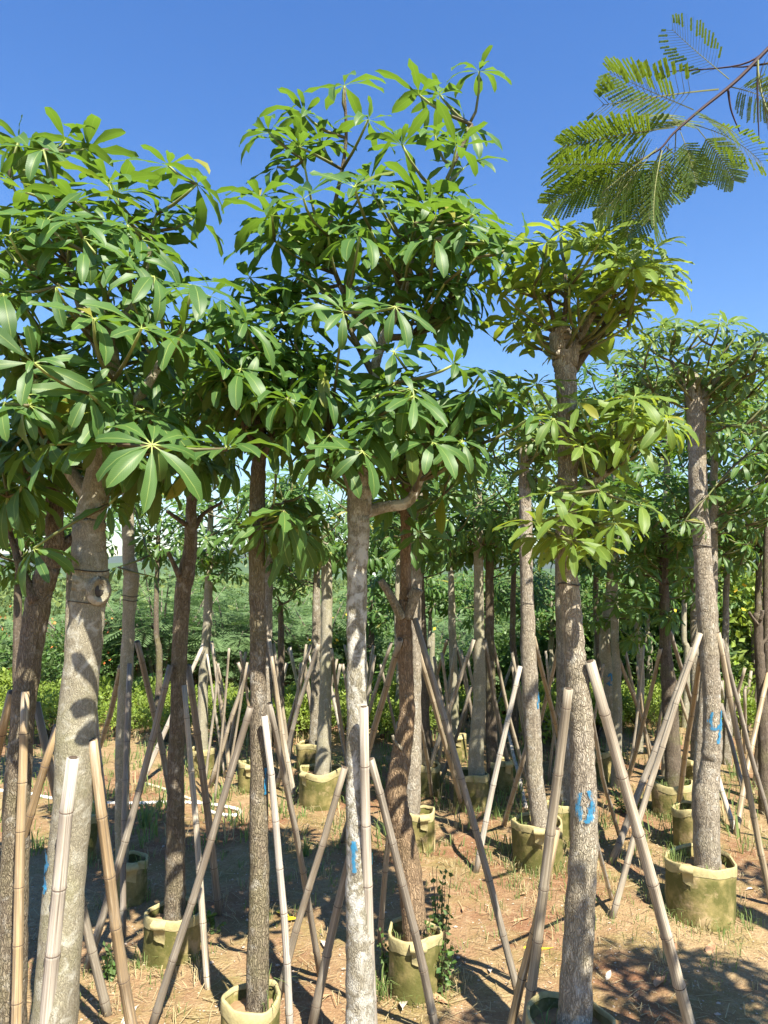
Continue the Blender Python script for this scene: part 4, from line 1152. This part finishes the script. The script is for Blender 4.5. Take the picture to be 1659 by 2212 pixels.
# ------------------------------------------------------------------ feathery branch reaching in from a tree at the right
def feather_tree():
    Y0 = 2.15
    O = Vector((2.5, 2.3, 0))
    t = ob('feather_leaved_tree', None, loc=O, label='feather-leaved tree reaching in with one purple-brown branch of fine fronds', cat='tree')
    P = [Vector((.25 * math.sin(z * .6) - .1, .05 * math.sin(z * 2), z)) for z in np.linspace(0, 4.6, 22)]
    V, Fq, U = tube(P, list(np.linspace(.11, .05, 22)), 16, .05, 3)
    ob('trunk', mk('trunk', V, Fq, M['bark'], U), t)
    top = P[-1]
    tipw = [(1760, -10), (1700, 62), (1659, 105), (1590, 175), (1510, 240), (1455, 288), (1425, 322), (1370, 352)]
    wd = [12, 10, 9, 8, 6.5, 5, 4, 2.5]
    lp = [(top.x, top.y, top.z, .04)]
    for (a, b), w in zip(tipw, wd):
        p = at(a, b, Y0); lp.append((p.x - O.x, p.y - O.y, p.z, px(w, p) / 2))
    Cl = catmull(lp, 5)
    V, Fq, U = tube([Vector(c[:3]) for c in Cl], [max(.003, c[3]) for c in Cl], 8, .08, 8)
    br = ob('branch', mk('branch', V, Fq, M['twig'], U), t)
    kinds = []
    for sd, strip, npair in ((1, 0, 20), (2, 0, 19), (3, .15, 18), (4, .62, 18), (5, .8, 16)):
        lf, rc = pinnate(npair, 15, sd, strip)
        n0 = rc.n
        me = Buf(); 
        for V, U, Rr in zip(lf.V, lf.U, lf.R): pass
        F = [np.concatenate(lf.Q), np.concatenate(rc.Q) + lf.n]
        V = np.concatenate(lf.V + rc.V); U = np.concatenate(lf.U + rc.U); Rr = np.concatenate(lf.R + rc.R)
        if rc.T: F.append(np.concatenate(rc.T) + lf.n)
        m = mk('frond', V, F, M['pinnate'], U, Rr, smooth=False)
        m.materials.append(M['rachis'])
        nq = sum(len(q) for q in lf.Q)
        mi = np.zeros(len(m.polygons), np.int32); mi[nq:] = 1
        m.polygons.foreach_set('material_index', mi)
        kinds.append(m)
    fr = [((1575, 171), (1466, 57), 3, .0), ((1498, 237), (1327, 149), 2, .05), ((1552, 193), (1286, 193), 3, -.05), ((1457, 275), (1216, 288), 0, -.05), ((1465, 265), (1387, 236), 1, .25), ((1374, 354), (1205, 337), 1, -.15),
          ((1365, 352), (1185, 424), 0, .1), ((1419, 320), (1286, 459), 1, .0), ((1428, 323), (1345, 503), 0, .15), ((1438, 316), (1498, 395), 2, .2), ((1507, 278), (1577, 386), 0, .1), ((1510, 253), (1590, 280), 2, -.2),
          ((1574, 187), (1665, 225), 2, .15), ((1637, 127), (1642, 316), 4, -.2), ((1500, 270), (1665, 330), 3, -.1), ((1445, 310), (1395, 470), 1, .1), ((1415, 325), (1300, 400), 2, -.2), ((1470, 280), (1420, 250), 1, .3), ((1430, 325), (1385, 485), 0, -.1), ((1440, 318), (1330, 440), 1, .2), ((1470, 285), (1500, 400), 1, .0), ((1400, 340), (1240, 400), 0, .2), ((1460, 285), (1440, 420), 2, .25)]
    rg = np.random.default_rng(2)
    for (b, e, k, dy) in fr:
        A = at(b[0], b[1], Y0); B = at(e[0], e[1], Y0 + dy)
        d = B - A; L = d.length * 1.03; d.normalize()
        up = Vector((rg.uniform(-.2, .2), .55 + rg.uniform(-.25, .25), 1))
        x = d.cross(up).normalized(); z = x.cross(d)
        o = bpy.data.objects.new('frond', kinds[k]); col.objects.link(o); o.parent = br
        A = A - O
        o.matrix_basis = Matrix(((x.x * L, d.x * L, z.x * L, A.x), (x.y * L, d.y * L, z.y * L, A.y), (x.z * L, d.z * L, z.z * L, A.z), (0, 0, 0, 1)))
    # stripped leaf stalks hanging from the branch
    for a, b, c in (((1675, 95), (1600, 140), (1440, 155)), ((1637, 127), (1636, 200), (1640, 310)), ((1572, 190), (1580, 240), (1600, 290)), ((1700, 130), (1620, 143), (1582, 145))):
        pts = [at(q[0], q[1], Y0 + .02) - O for q in (a, b, c)]
        V, Fq, U = tube([Vector(q) for q in catmull([p[:] for p in pts], 6)], list(np.linspace(.004, .0015, 13)), 5)
        ob('bare_stalk', mk('bare_stalk', V, Fq, M['twig'], U), br)
feather_tree()

# ------------------------------------------------------------------ bushes, trees and buildings behind the nursery
def copy_tree(src, loc, rz, sc, label=None):
    c = src.copy(); col.objects.link(c); c.location = loc; c.rotation_euler = (0, 0, rz); c.scale = (sc, sc, sc * rb.uniform(.9, 1.12))
    if label: c['label'] = label
    for ch in src.children:
        k = ch.copy(); col.objects.link(k); k.parent = c
    return c
rb = np.random.default_rng(11)
def make_bush(name, label, cat, group, mat, rx, rz, n, size, seed, blossom=None, ratio=.5, lobes=10):
    t = ob(name, None, label=label, cat=cat, group=group)
    b, cs = bush_crown(rx, rx, rz, rz * .9, n, size, seed, lobes, ratio)
    ob('crown', b.mesh('crown', mat, False), t)
    tb = Buf()
    rg = np.random.default_rng(seed)
    for c, k in cs:
        V, Fq, U = tube([Vector((0, 0, -.1)), Vector((c[0] * .3, c[1] * .3, rz * .35)), Vector((c[0], c[1], c[2] + rz * .9))], [rx * .035, rx * .025, rx * .008], 5)
        tb.add(V, Fq, U)
    ob('stems', tb.mesh('stems', M['bark_dark']), t)
    if blossom:
        q = rg.standard_normal((90, 3)); q /= np.linalg.norm(q, axis=1, keepdims=True); q[:, 2] = np.abs(q[:, 2])
        P = q * [rx, rx, rz] * rg.uniform(.82, 1.0, (90, 1)) + [0, 0, rz * .9]
        V, Fq, U = diamonds(P, q, np.full(90, size * .6), rg, .8)
        bb = Buf(); bb.add(V, Fq, U)
        ob('blossoms', bb.mesh('blossoms', M[blossom], False), t)
    return t
def make_feather_bush(seed, label, group):
    rg = np.random.default_rng(seed)
    t = ob('feathery_bush', None, label=label, cat='bush', group=group)
    lf, rc = pinnate(11, 3, seed, 0, .30, True)
    LV, LU = np.concatenate(lf.V), np.concatenate(lf.U); LQ = np.concatenate(lf.Q)
    fb, sb = Buf(), Buf()
    for b_ in range(16):
        a = rg.uniform(0, 6.28); zz = rg.uniform(.5, 1.0); rr = rg.uniform(.5, 1.25) * (1.25 - zz * .6)
        E = Vector((math.cos(a) * rr, math.sin(a) * rr, zz * 2.3))
        S = Vector((0, 0, rg.uniform(0, .8)))
        P = [Vector(q) for q in catmull([S[:], (S.lerp(E, .5) + Vector((0, 0, .25)))[:], E[:]], 6)]
        V, Fq, U = tube(P, list(np.linspace(.022, .005, len(P))), 5); sb.add(V, Fq, U)
        for k in range(26):
            p = P[int(rg.integers(4, len(P)))]
            a2 = rg.uniform(0, 6.28)
            d = Vector((math.cos(a2), math.sin(a2), rg.uniform(-.35, .25))).normalized()
            up = Vector((rg.uniform(-.35, .35), rg.uniform(-.35, .35) - .2, 1))
            x = d.cross(up).normalized(); z = x.cross(d); s = rg.uniform(.3, .55)
            A = np.array([[x.x, d.x, z.x], [x.y, d.y, z.y], [x.z, d.z, z.z]]) * s
            fb.add(LV @ A.T + np.array(p[:]), LQ, LU, rg.random())
    ob('crown', fb.mesh('crown', M['feather_bg'], False), t)
    ob('stems', sb.mesh('stems', M['bark']), t)
    return t
def put(o, x, Y, rz=0., sc=1., top=None):
    p = at(x, 1250, Y)
    o.location = (p.x, Y, float(gz(p.x, Y))); o.rotation_euler = (0, 0, rz); o.scale = (sc, sc, sc)
FLAB = 'feathery fine-leaved bush behind the nursery rows'
f1 = make_feather_bush(21, FLAB, 'feathery bushes behind the nursery'); f2 = make_feather_bush(22, FLAB, 'feathery bushes behind the nursery'); f3 = make_feather_bush(23, FLAB, 'feathery bushes behind the nursery')
spots = [(180, 11.5, .95), (260, 12.5, 1.1), (350, 11.2, 1.0), (430, 12.8, 1.15), (500, 11.6, 1.0), (560, 13, 1.1), (630, 12.2, 1.0), (690, 11.4, .95), (120, 13.6, 1.0), (330, 14.5, 1.3), (480, 15, 1.3), (930, 12.6, .9), (1060, 12.2, 1.0), (1140, 13.4, 1.1), (1230, 12.3, 1.0), (740, 14, 1.2), (70, 15.5, 1.0), (1000, 14.5, 1.2)]
for i, (x, Y, sc) in enumerate(spots):
    o = (f1, f2, f3)[i] if i < 3 else copy_tree((f1, f2, f3)[i % 3], (0, 0, 0), 0, 1)
    put(o, x, Y, rb.uniform(0, 6.28), sc * 1.18)
    o['label'] = 'feathery fine-leaved bush seen behind ' + behind(x)
b1 = make_bush('flowering_bush', 'rounded bush dotted with yellow blossom behind the whitish lichen trunk', 'bush', 'blossoming bushes', M['bush'], 1.1, 1.25, 5200, .10, 31, 'blossom_y')
put(b1, 815, 11.5, 0, 1.0)
b2 = make_bush('flowering_bush', 'leafy bush with orange young shoots at the edge of the plastic tunnel', 'bush', 'blossoming bushes', M['bush'], 1.1, 1.2, 5200, .10, 32, 'blossom_o')
put(b2, 20, 13.0, 1, 1.15)
b3 = make_bush('leafy_bush', 'broad dark green bush seen behind the twisted mottled trunk', 'bush', 'dark green bushes behind the rows', M['bush'], 1.2, 1.15, 6500, .12, 33)
put(b3, 1330, 10.5, 0, 1.0)
for (x, Y, sc) in [(1420, 11, 1.1), (1250, 12, 1.1), (1500, 10.2, 1.0), (960, 13.2, 1.0), (870, 13.5, 1.1), (770, 12.6, .9), (1090, 14, 1.2), (1180, 11.5, .95), (1000, 11.6, .8), (1380, 12.6, 1.2)]:
    put(copy_tree(b3, (0, 0, 0), 0, 1, 'broad dark green bush seen behind ' + behind(x)), x, Y, rb.uniform(0, 6.28), sc)
b4 = make_bush('flowering_bush', 'bright yellow-green flowering bush right of the trunk painted blue four', 'bush', 'blossoming bushes', M['lime'], 1.1, 1.25, 6000, .11, 34, 'blossom_y')
put(b4, 1620, 9.6, 0, 1.12)
put(copy_tree(b4, (0, 0, 0), 0, 1, 'yellow-green bush half hidden behind the bright flowering one'), 1720, 11.0, 2, 1.2)
put(copy_tree(b2, (0, 0, 0), 0, 1, 'bush with orange shoots behind the thick knotted trunk'), 175, 10.6, 2, .75)
put(copy_tree(b1, (0, 0, 0), 0, 1, 'yellow-blossomed bush at the far left behind the plastic tunnel'), 60, 17.5, 2, 1.05)
put(copy_tree(b1, (0, 0, 0), 0, 1, 'yellow-blossomed bush between slim far trunks'), 925, 14.5, 4, 1.05)
b5 = make_bush('flowering_bush', 'far bush covered in dusty pink blossom', 'bush', 'blossoming bushes', M['bush'], 1.2, 1.0, 3000, .11, 36, 'blossom_p')
put(b5, 945, 26, 0, 1.5)
# low lime-green shrubs along the slope edge
l1 = make_bush('low_shrub', 'low lime-green shrub in the sunny strip behind the trees', 'shrub', 'low lime-green shrubs', M['lime'], .42, .34, 1500, .06, 41, None, .55, 8)
l2 = make_bush('low_shrub', 'low lime-green shrub in the sunny strip behind the trees', 'shrub', 'low lime-green shrubs', M['lime'], .5, .28, 1500, .055, 42, None, .4, 8)
first = [l1, l2]
for i in range(64):
    src = (l1, l2)[i % 2]
    o = first[i] if i < 2 else copy_tree(src, (0, 0, 0), 0, 1)
    put(o, rb.uniform(-80, 1740), rb.uniform(7.6, 10.2), rb.uniform(0, 6.28), rb.uniform(.6, 1.15))

# valley wood: reads as one mass
def wood():
    rg = np.random.default_rng(77)
    b = Buf()
    for i in range(900):
        D = 17 * (420 / 17) ** (rg.random() ** .9)
        x = rg.uniform(-.62, .62) * D
        r = rg.uniform(.9, 1.7) * (1 + D / 110)
        z0 = -1.9
        zt = rg.uniform(1.6, 3.3) if D < 40 else rg.uniform(2.2, 3.6) + max(0, D - 60) * .008 * rg.random() + (1.2 if rg.random() < .1 else 0)
        n = int(330 if D < 45 else 110)
        q = rg.standard_normal((n, 3)); q /= np.linalg.norm(q, axis=1, keepdims=True); q[:, 2] = np.abs(q[:, 2]) * 1.0 - .15
        P = q * [r, r, zt * .62] * rg.uniform(.7, 1, (n, 1)) + [x, D, z0 + zt * .38]
        V, F, U = diamonds(P, q + [0, 0, .2], r * rg.uniform(.10, .2, n) * (1 if D < 45 else 1.7), rg, .7)
        b.add(V, F, U, np.repeat(np.clip(rg.uniform(0, .75) + rg.uniform(-.15, .25, n), 0, 1), 4))
    ob('valley_wood', b.mesh('valley_wood', M['bush_far'], False), kind='stuff')
wood()
def house(x, y, D, w, h, label, nwin, floors, gz0=-2):
    p = at(x, y, D)
    t = ob('house', None, loc=(p.x, D, p.z - h), label=label, cat='house')
    d = w * .6
    def box(a, b):
        V = [(a[0], a[1], a[2]), (b[0], a[1], a[2]), (b[0], b[1], a[2]), (a[0], b[1], a[2]), (a[0], a[1], b[2]), (b[0], a[1], b[2]), (b[0], b[1], b[2]), (a[0], b[1], b[2])]
        return V, np.array([(0, 3, 2, 1), (4, 5, 6, 7), (0, 1, 5, 4), (1, 2, 6, 5), (2, 3, 7, 6), (3, 0, 4, 7)])
    V, F = box((-w / 2, 0, -(p.z - h) - 2.2), (w / 2, d, h)); ob('wall', mk('wall', V, F, M['plaster'], smooth=False), t)
    V, F = box((-w / 2 - .3, -.3, h + .003), (w / 2 + .3, d + .3, h + .5)); ob('roof', mk('roof', V, F, M['roofgrey'], smooth=False), t)
    V, F = box((-w * .15, d * .3, h + .503), (w * .12, d * .7, h + 2.4)); ob('stair_hut', mk('stair_hut', V, F, M['plaster'], smooth=False), t)
    for f in range(floors):
        for k in range(nwin):
            cx = -w / 2 + w * (k + .5) / nwin; cz = h * (f + .5) / floors
            V, F = box((cx - w / nwin * .28, -.06, cz - h / floors * .25), (cx + w / nwin * .28, -.003, cz + h / floors * .25))
            ob('window', mk('window', V, F, M['window'], smooth=False), t)
house(806, 1247, 320, 8.5, 6.0, 'white far building with dark windows beyond the valley wood', 4, 2)
house(790, 1254, 310, 6, 3.2, 'low white far annex beside the white building', 3, 1)
house(1632, 1243, 300, 8, 3.0, 'low white far house under the blue mountain', 4, 1)
house(700, 1249, 330, 7, 3.0, 'small white far house behind the yellow bag trunk', 3, 1)

# plastic tunnel and bare bank at the far left
def tunnel():
    p = at(20, 1470, 15.5)
    t = ob('plastic_tunnel', None, loc=(p.x, 15.5, -1.9), label='low tunnel of crumpled translucent plastic sheet at the far left', cat='tunnel')
    V = []; nx, na = 26, 14
    rg = np.random.default_rng(3)
    for i in range(nx):
        for j in range(na):
            a = math.pi * j / (na - 1)
            r = .85 * (1 + .03 * math.sin(i * 1.6)) + rg.uniform(-.02, .02)
            V.append((-2.2 + 3.1 * i / (nx - 1), math.cos(a) * r * 1.2, math.sin(a) * r * 1.25))
    ii = np.arange(nx * na).reshape(nx, na)
    F = np.stack([ii[:-1, :-1], ii[1:, :-1], ii[1:, 1:], ii[:-1, 1:]], -1).reshape(-1, 4)
    ob('sheet', mk('sheet', V, F, M['sheet']), t)
    for i in range(0, nx, 5):
        x = -2.2 + 3.1 * i / (nx - 1)
        P = [Vector((x, math.cos(a) * .83 * 1.2, math.sin(a) * .83 * 1.25)) for a in np.linspace(0, math.pi, 12)]
        Vv, Fq, U = tube(P, [.015] * 12, 5); ob('hoop', mk('hoop', Vv, Fq, M['bamboo'], U), t)
tunnel()
V = []
nn = 20
for i in range(nn):
    for j in range(8):
        V.append((-13 + 6.5 * i / (nn - 1), 18.5 + 3 * j / 7, -2.0 + .95 * math.sin(math.pi * (j + 0.2) / 8.4) * (1 + .12 * math.sin(i * 1.3)) * math.sin(math.pi * (i + .5) / nn) ** .4))
ii = np.arange(nn * 8).reshape(nn, 8)
ob('earth_bank', mk('earth_bank', V, np.stack([ii[:-1, :-1], ii[1:, :-1], ii[1:, 1:], ii[:-1, 1:]], -1).reshape(-1, 4), M['earth_far']), kind='structure')

# ------------------------------------------------------------------ small things on the ground
def hose(pts, r, label, mat, name):
    P = []
    for x, y in pts:
        p = gp(x, y); P.append((p.x, p.y, float(gz(p.x, p.y)) + r * .9))
    C = catmull(P, 6)
    O = Vector(C[0])
    V, Fq, U = tube([Vector(c) - O for c in C], [r] * len(C), 9)
    o = ob(name, mk(name, V, Fq, mat, U), loc=O, label=label, cat='pipe')
    return o
hose([(-40, 1708), (60, 1714), (110, 1724), (187, 1732), (283, 1739), (360, 1742), (433, 1740), (483, 1747), (516, 1756), (516, 1764), (498, 1767), (467, 1764), (440, 1752)], .013, 'white water pipe lying across the red soil and ending in a bend', M['pipe'], 'water_pipe')
hose([(303, 1692), (353, 1709), (400, 1729), (432, 1738)], .011, 'old beige pipe piece joining the white water pipe', M['pipe_old'], 'water_pipe')

def tuft_buf(b, X, Y, n, h, spread, rg, z0=None, width=.0035):
    z = float(gz(X, Y)) if z0 is None else z0
    for _ in range(n):
        a = rg.uniform(0, 6.28); r = rg.uniform(0, spread)
        bx, by = X + math.cos(a) * r, Y + math.sin(a) * r
        a2 = a + rg.uniform(-.9, .9); l = h * rg.uniform(.45, 1.1); ben = rg.uniform(.2, .95)
        dx, dy = math.cos(a2), math.sin(a2)
        sx, sy = -dy * width, dx * width
        m = (bx + dx * l * ben * .35, by + dy * l * ben * .35, z + l * .65); e = (bx + dx * l * ben, by + dy * l * ben, z + l * (1.0 - ben * .45))
        V = [(bx - sx, by - sy, z - .01), (bx + sx, by + sy, z - .01), (m[0] + sx * .8, m[1] + sy * .8, m[2]), (m[0] - sx * .8, m[1] - sy * .8, m[2]), e]
        b.add(V, [np.array([(0, 1, 2, 3)]), np.array([(3, 2, 4)])], [(0, 0), (1, 0), (1, .6), (0, .6), (.5, 1)], rg.random())
rgg = np.random.default_rng(55)
gb, st = Buf(), Buf()
for k, (c, r, h) in POTS.items():
    lush = {'T10': 60, 'T12': 40, 'T23': 60, 'T24': 60, 'T25': 40, 'T27': 30, 'T13': 14, 'T17': 30, 'T18': 20, 'T15': 12}.get(k, 8)
    for _ in range(lush // 6 + 1):                    # grass growing inside the bag
        a = rgg.uniform(0, 6.28); q = r * rgg.uniform(.5, .88)
        tuft_buf(gb, c.x + q * math.cos(a), c.y + q * math.sin(a), 7, rgg.uniform(.06, .13), .03, rgg, h - .05, .0022)
    for _ in range(int(lush * .8) + 12):                             # grass around its foot
        a = rgg.uniform(0, 6.28); q = r * rgg.uniform(1.02, 1.5)
        tuft_buf(gb if rgg.random() < .7 else st, c.x + q * math.cos(a), c.y + q * math.sin(a), 6, rgg.uniform(.03, .10), .05, rgg, None, .002)
for x, y, n, sp in [(1380, 1880, 40, .30), (1330, 1940, 36, .25), (1290, 1860, 30, .3), (1630, 1760, 40, .4), (1570, 1850, 30, .3), (1230, 1900, 24, .3), (1090, 1890, 24, .3), (660, 1830, 22, .25), (560, 1770, 30, .4), (420, 1760, 14, .3), (1000, 1860, 20, .2), (880, 1760, 20, .3), (200, 2110, 20, .15), (250, 2150, 24, .15), (320, 2130, 16, .2), (440, 2010, 16, .2), (1120, 1800, 18, .3), (1640, 1700, 50, .5), (1400, 1720, 40, .4), (1480, 1930, 40, .22), (1250, 1960, 30, .2), (1120, 1980, 24, .2), (1030, 1930, 30, .2), (760, 1850, 26, .2), (700, 1900, 26, .2), (500, 1900, 20, .25), (350, 1850, 20, .25), (1560, 2080, 24, .15), (1150, 1870, 40, .2), (820, 2120, 14, .06), (960, 2150, 14, .06), (640, 2020, 10, .15), (1150, 2090, 8, .1), (280, 1830, 10, .3)]:
    p = gp(x, y)
    for _ in range(n):
        tuft_buf(gb if rgg.random() < .62 else st, p.x + rgg.normal(0, sp), p.y + rgg.normal(0, sp), 5, rgg.uniform(.025, .09), .04, rgg, None, .0018)
for _ in range(1100):                                   # a sparser grass field towards the slope edge
    y = rgg.uniform(4.6, 9.5); x = rgg.uniform(-.62, .62) * y
    tuft_buf(gb if rgg.random() < .8 else st, x, y, 7, rgg.uniform(.06, .2), .07, rgg, None, .004)
ob('grass', gb.mesh('grass', M['grass'], False), kind='stuff')
for _ in range(7000):                                  # dry straw litter lying on the soil
    y = 1.9 + 5.5 * rgg.random() ** 1.4; x = rgg.uniform(-.6, .6) * y
    if rgg.random() > .35 + .65 * (math.sin(x * 2.3 + y * 1.1) * math.sin(y * 1.9 - x) > -.1): continue
    a = rgg.uniform(0, 6.28); l = rgg.uniform(.02, .09); w = rgg.uniform(.0008, .0018)
    z = float(gz(x, y)) + rgg.uniform(.004, .016)
    dx, dy = math.cos(a) * l, math.sin(a) * l; sx, sy = -math.sin(a) * w, math.cos(a) * w
    z2 = z + rgg.uniform(0, .02)
    st.add([(x - sx, y - sy, z), (x + sx, y + sy, z), (x + dx + sx, y + dy + sy, z2), (x + dx - sx, y + dy - sy, z2)], np.array([(0, 1, 2, 3)]), [(0, 0), (1, 0), (1, 1), (0, 1)], rgg.random())
ob('straw_litter', st.mesh('straw_litter', M['straw'], False), kind='stuff')
pb_ = Buf()
ico = np.array([(0, 0, 1), (.9, 0, .35), (.28, .85, .35), (-.72, .53, .35), (-.72, -.53, .35), (.28, -.85, .35), (0, 0, -.5)])
icoF = np.array([(0, 1, 2), (0, 2, 3), (0, 3, 4), (0, 4, 5), (0, 5, 1), (6, 2, 1), (6, 3, 2), (6, 4, 3), (6, 5, 4), (6, 1, 5)])
for _ in range(5000):
    y = 1.9 + 5 * rgg.random() ** 1.5; x = rgg.uniform(-.6, .6) * y
    s_ = rgg.uniform(.002, .006) * (2.2 if rgg.random() < .04 else 1)
    pb_.add(ico * [s_ * rgg.uniform(.7, 1.3), s_ * rgg.uniform(.7, 1.3), s_ * .8] + [x, y, float(gz(x, y)) + s_ * .2], icoF, None, rgg.random())
ob('grit', pb_.mesh('grit', M['stone'], False), kind='stuff')

# fallen leaves
FL = []
for i in range(4):
    V, F, U = leaf_shape(700 + i)
    V = V.copy(); V[:, 2] = V[:, 2] * .35 + .10 * np.abs(V[:, 0]) * (2 + i) + .03 * np.sin(V[:, 1] * 6 + i)
    V[:, 2] -= V[:, 2].min()
    FL.append((V, F, U))
FLM = {}
fallen = [(627, 1985, 'yellow', 'bright yellow fallen leaf caught beside a worn bamboo pole', .13, 40), (652, 1992, 'yellow', 'second yellow fallen leaf on the soil behind the worn pole', .10, 80), (1196, 2050, 'yellow', 'curled yellow fallen leaf beside the trunk painted blue zero', .14, 100)]
for (x, y) in [(1225, 2140), (1320, 2100), (1540, 2040), (1460, 2060), (1120, 1935), (1000, 1980), (1060, 2120), (1100, 2000), (720, 2150), (690, 2030), (870, 2195), (980, 2185), (1440, 2110), (300, 2180), (480, 1850), (620, 1870), (1580, 1980), (1610, 1920), (400, 1830), (1380, 2140), (930, 2075)]:
    fallen.append((x, y, 'dry' if rgg.random() < .7 else 'drypale', None, rgg.uniform(.06, .13), rgg.uniform(0, 360)))
for i, (x, y, mt, lab, s_, rz) in enumerate(fallen):
    V, F, U = FL[i % 4]
    key = (i % 4, mt)
    if key not in FLM: FLM[key] = mk('fallen_leaf', V, F, M[mt], U)
    p = gp(x, y)
    lab2 = lab or ('dry brown fallen leaf lying on the red soil' if mt == 'dry' else 'pale bleached fallen leaf lying on the red soil')
    o = ob('fallen_leaf', FLM[key], loc=(p.x, p.y, float(gz(p.x, p.y)) + .004), label=lab2, cat='leaf', group='fallen leaves on the soil')
    o.rotation_euler = (0, 0, R(rz)); o.scale = (s_ * 1.3, s_, s_)

# weeds
def weed(x, y, n, h, spread, label, seed, vine=False):
    rg = np.random.default_rng(seed)
    p = gp(x, y)
    t = ob('weed', None, loc=(p.x, p.y, float(gz(p.x, p.y))), label=label, cat='weed')
    lb, sb = Buf(), Buf()
    for _ in range(n):
        a = rg.uniform(0, 6.28); hh = h * rg.uniform(.5, 1.1)
        E = Vector((math.cos(a) * spread * rg.uniform(.3, 1), math.sin(a) * spread * rg.uniform(.3, 1) , hh))
        P = [Vector((E.x * .3, E.y * .3, -.01)), Vector((E.x * .6, E.y * .6, hh * .5)), E]
        P = [Vector(q) for q in catmull([q[:] for q in P], 4)]
        V, Fq, U = tube(P, list(np.linspace(.0022, .001, len(P))), 4); sb.add(V, Fq, U)
        k = 9
        Pp = np.array([P[int(rg.integers(2, len(P)))][:] for _ in range(k)])
        V, F, U = diamonds(Pp, rg.standard_normal((k, 3)) * .8 + [0, -.2, .3], rg.uniform(.015, .032, k), rg, .75)
        lb.add(V, F, U, np.repeat(rg.random(k), 4))
    ob('leaves', lb.mesh('leaves', M['bush'], False), t); ob('stems', sb.mesh('stems', M['stem']), t)
weed(948, 2150, 34, .26, .09, 'leafy creeper climbing the decayed mossy grow bag', 1)
weed(952, 2080, 14, .36, .05, 'thin tall weed rising behind the decayed grow bag', 6)
weed(843, 2130, 12, .22, .05, 'small weed on the shaded flank of the decayed grow bag', 2)
weed(238, 2110, 10, .14, .06, 'broad-leaved weed beside the poles near the thick knotted trunk', 3)
weed(462, 2010, 6, .07, .05, 'small green weed on the shaded soil beyond the yellow grow bag', 4)
weed(1345, 1760, 16, .16, .12, 'leafy weed in the shade between the crossing poles', 5)
def spiky(x, y, n, h, label, seed, mat='grass'):
    rg = np.random.default_rng(seed); b = Buf()
    tuft_buf(b, 0, 0, n, h, .03, rg, 0, .0025)
    p = gp(x, y)
    ob('grass_tuft', b.mesh('grass_tuft', M[mat], False), loc=(p.x, p.y, float(gz(p.x, p.y))), label=label, cat='grass tuft')
spiky(312, 1790, 70, .16, 'spiky grey-green grass tuft in front of the white pipe', 1)
spiky(1438, 2085, 16, .17, 'sparse dry spiky tuft beside the thickest cracked pole', 2, 'straw')
spiky(655, 1850, 50, .13, 'dry grass tuft behind the pole slanting left from lichen trunk', 3)
spiky(820, 2150, 30, .14, 'grass tuft at the left foot of the decayed grow bag', 4)
# a stray purple bag among the shrubs
q = rng.standard_normal((1, 3))
V = []
for i in range(7):
    for j in range(12):
        a = 2 * math.pi * j / 12; f = i / 6
        r = .11 * math.sin(math.pi * (.12 + .8 * f)) ** .6 * (1 + .18 * math.sin(j * 2.3 + i) )
        V.append((r * math.cos(a), r * math.sin(a) * .8, .26 * f))
ii = np.arange(84).reshape(7, 12)
F = np.stack([ii[:-1], np.roll(ii[:-1], -1, 1), np.roll(ii[1:], -1, 1), ii[1:]], -1).reshape(-1, 4)
p = at(1176, 1540, 8.3)
ob('plastic_bag', mk('plastic_bag', V, F, M['purple']), loc=(p.x, 8.3, float(gz(p.x, 8.3))), label='crumpled purple plastic bag among the shrubs beyond the trunk painted blue one', cat='bag')

# ------------------------------------------------------------------ the air between here and the hills
HAZE_DENSITY = 0.00008
if HAZE_DENSITY:
    m = bpy.data.materials.new('haze'); m.use_nodes = True
    nt = m.node_tree; nt.nodes.clear()
    out = nt.nodes.new('ShaderNodeOutputMaterial'); pv = nt.nodes.new('ShaderNodeVolumePrincipled')
    pv.inputs['Color'].default_value = (0.70, 0.84, 1.0, 1)
    pv.inputs['Density'].default_value = HAZE_DENSITY
    pv.inputs['Anisotropy'].default_value = 0.1
    nt.links.new(pv.outputs[0], out.inputs['Volume'])
    a, b = (-4500, -4400, -6.0), (4500, 4800, 420)
    V = [(a[0], a[1], a[2]), (b[0], a[1], a[2]), (b[0], b[1], a[2]), (a[0], b[1], a[2]), (a[0], a[1], b[2]), (b[0], a[1], b[2]), (b[0], b[1], b[2]), (a[0], b[1], b[2])]
    F = np.array([(0, 3, 2, 1), (4, 5, 6, 7), (0, 1, 5, 4), (1, 2, 6, 5), (2, 3, 7, 6), (3, 0, 4, 7)])
    ob('haze', mk('haze', V, F, m, smooth=False), kind='stuff')
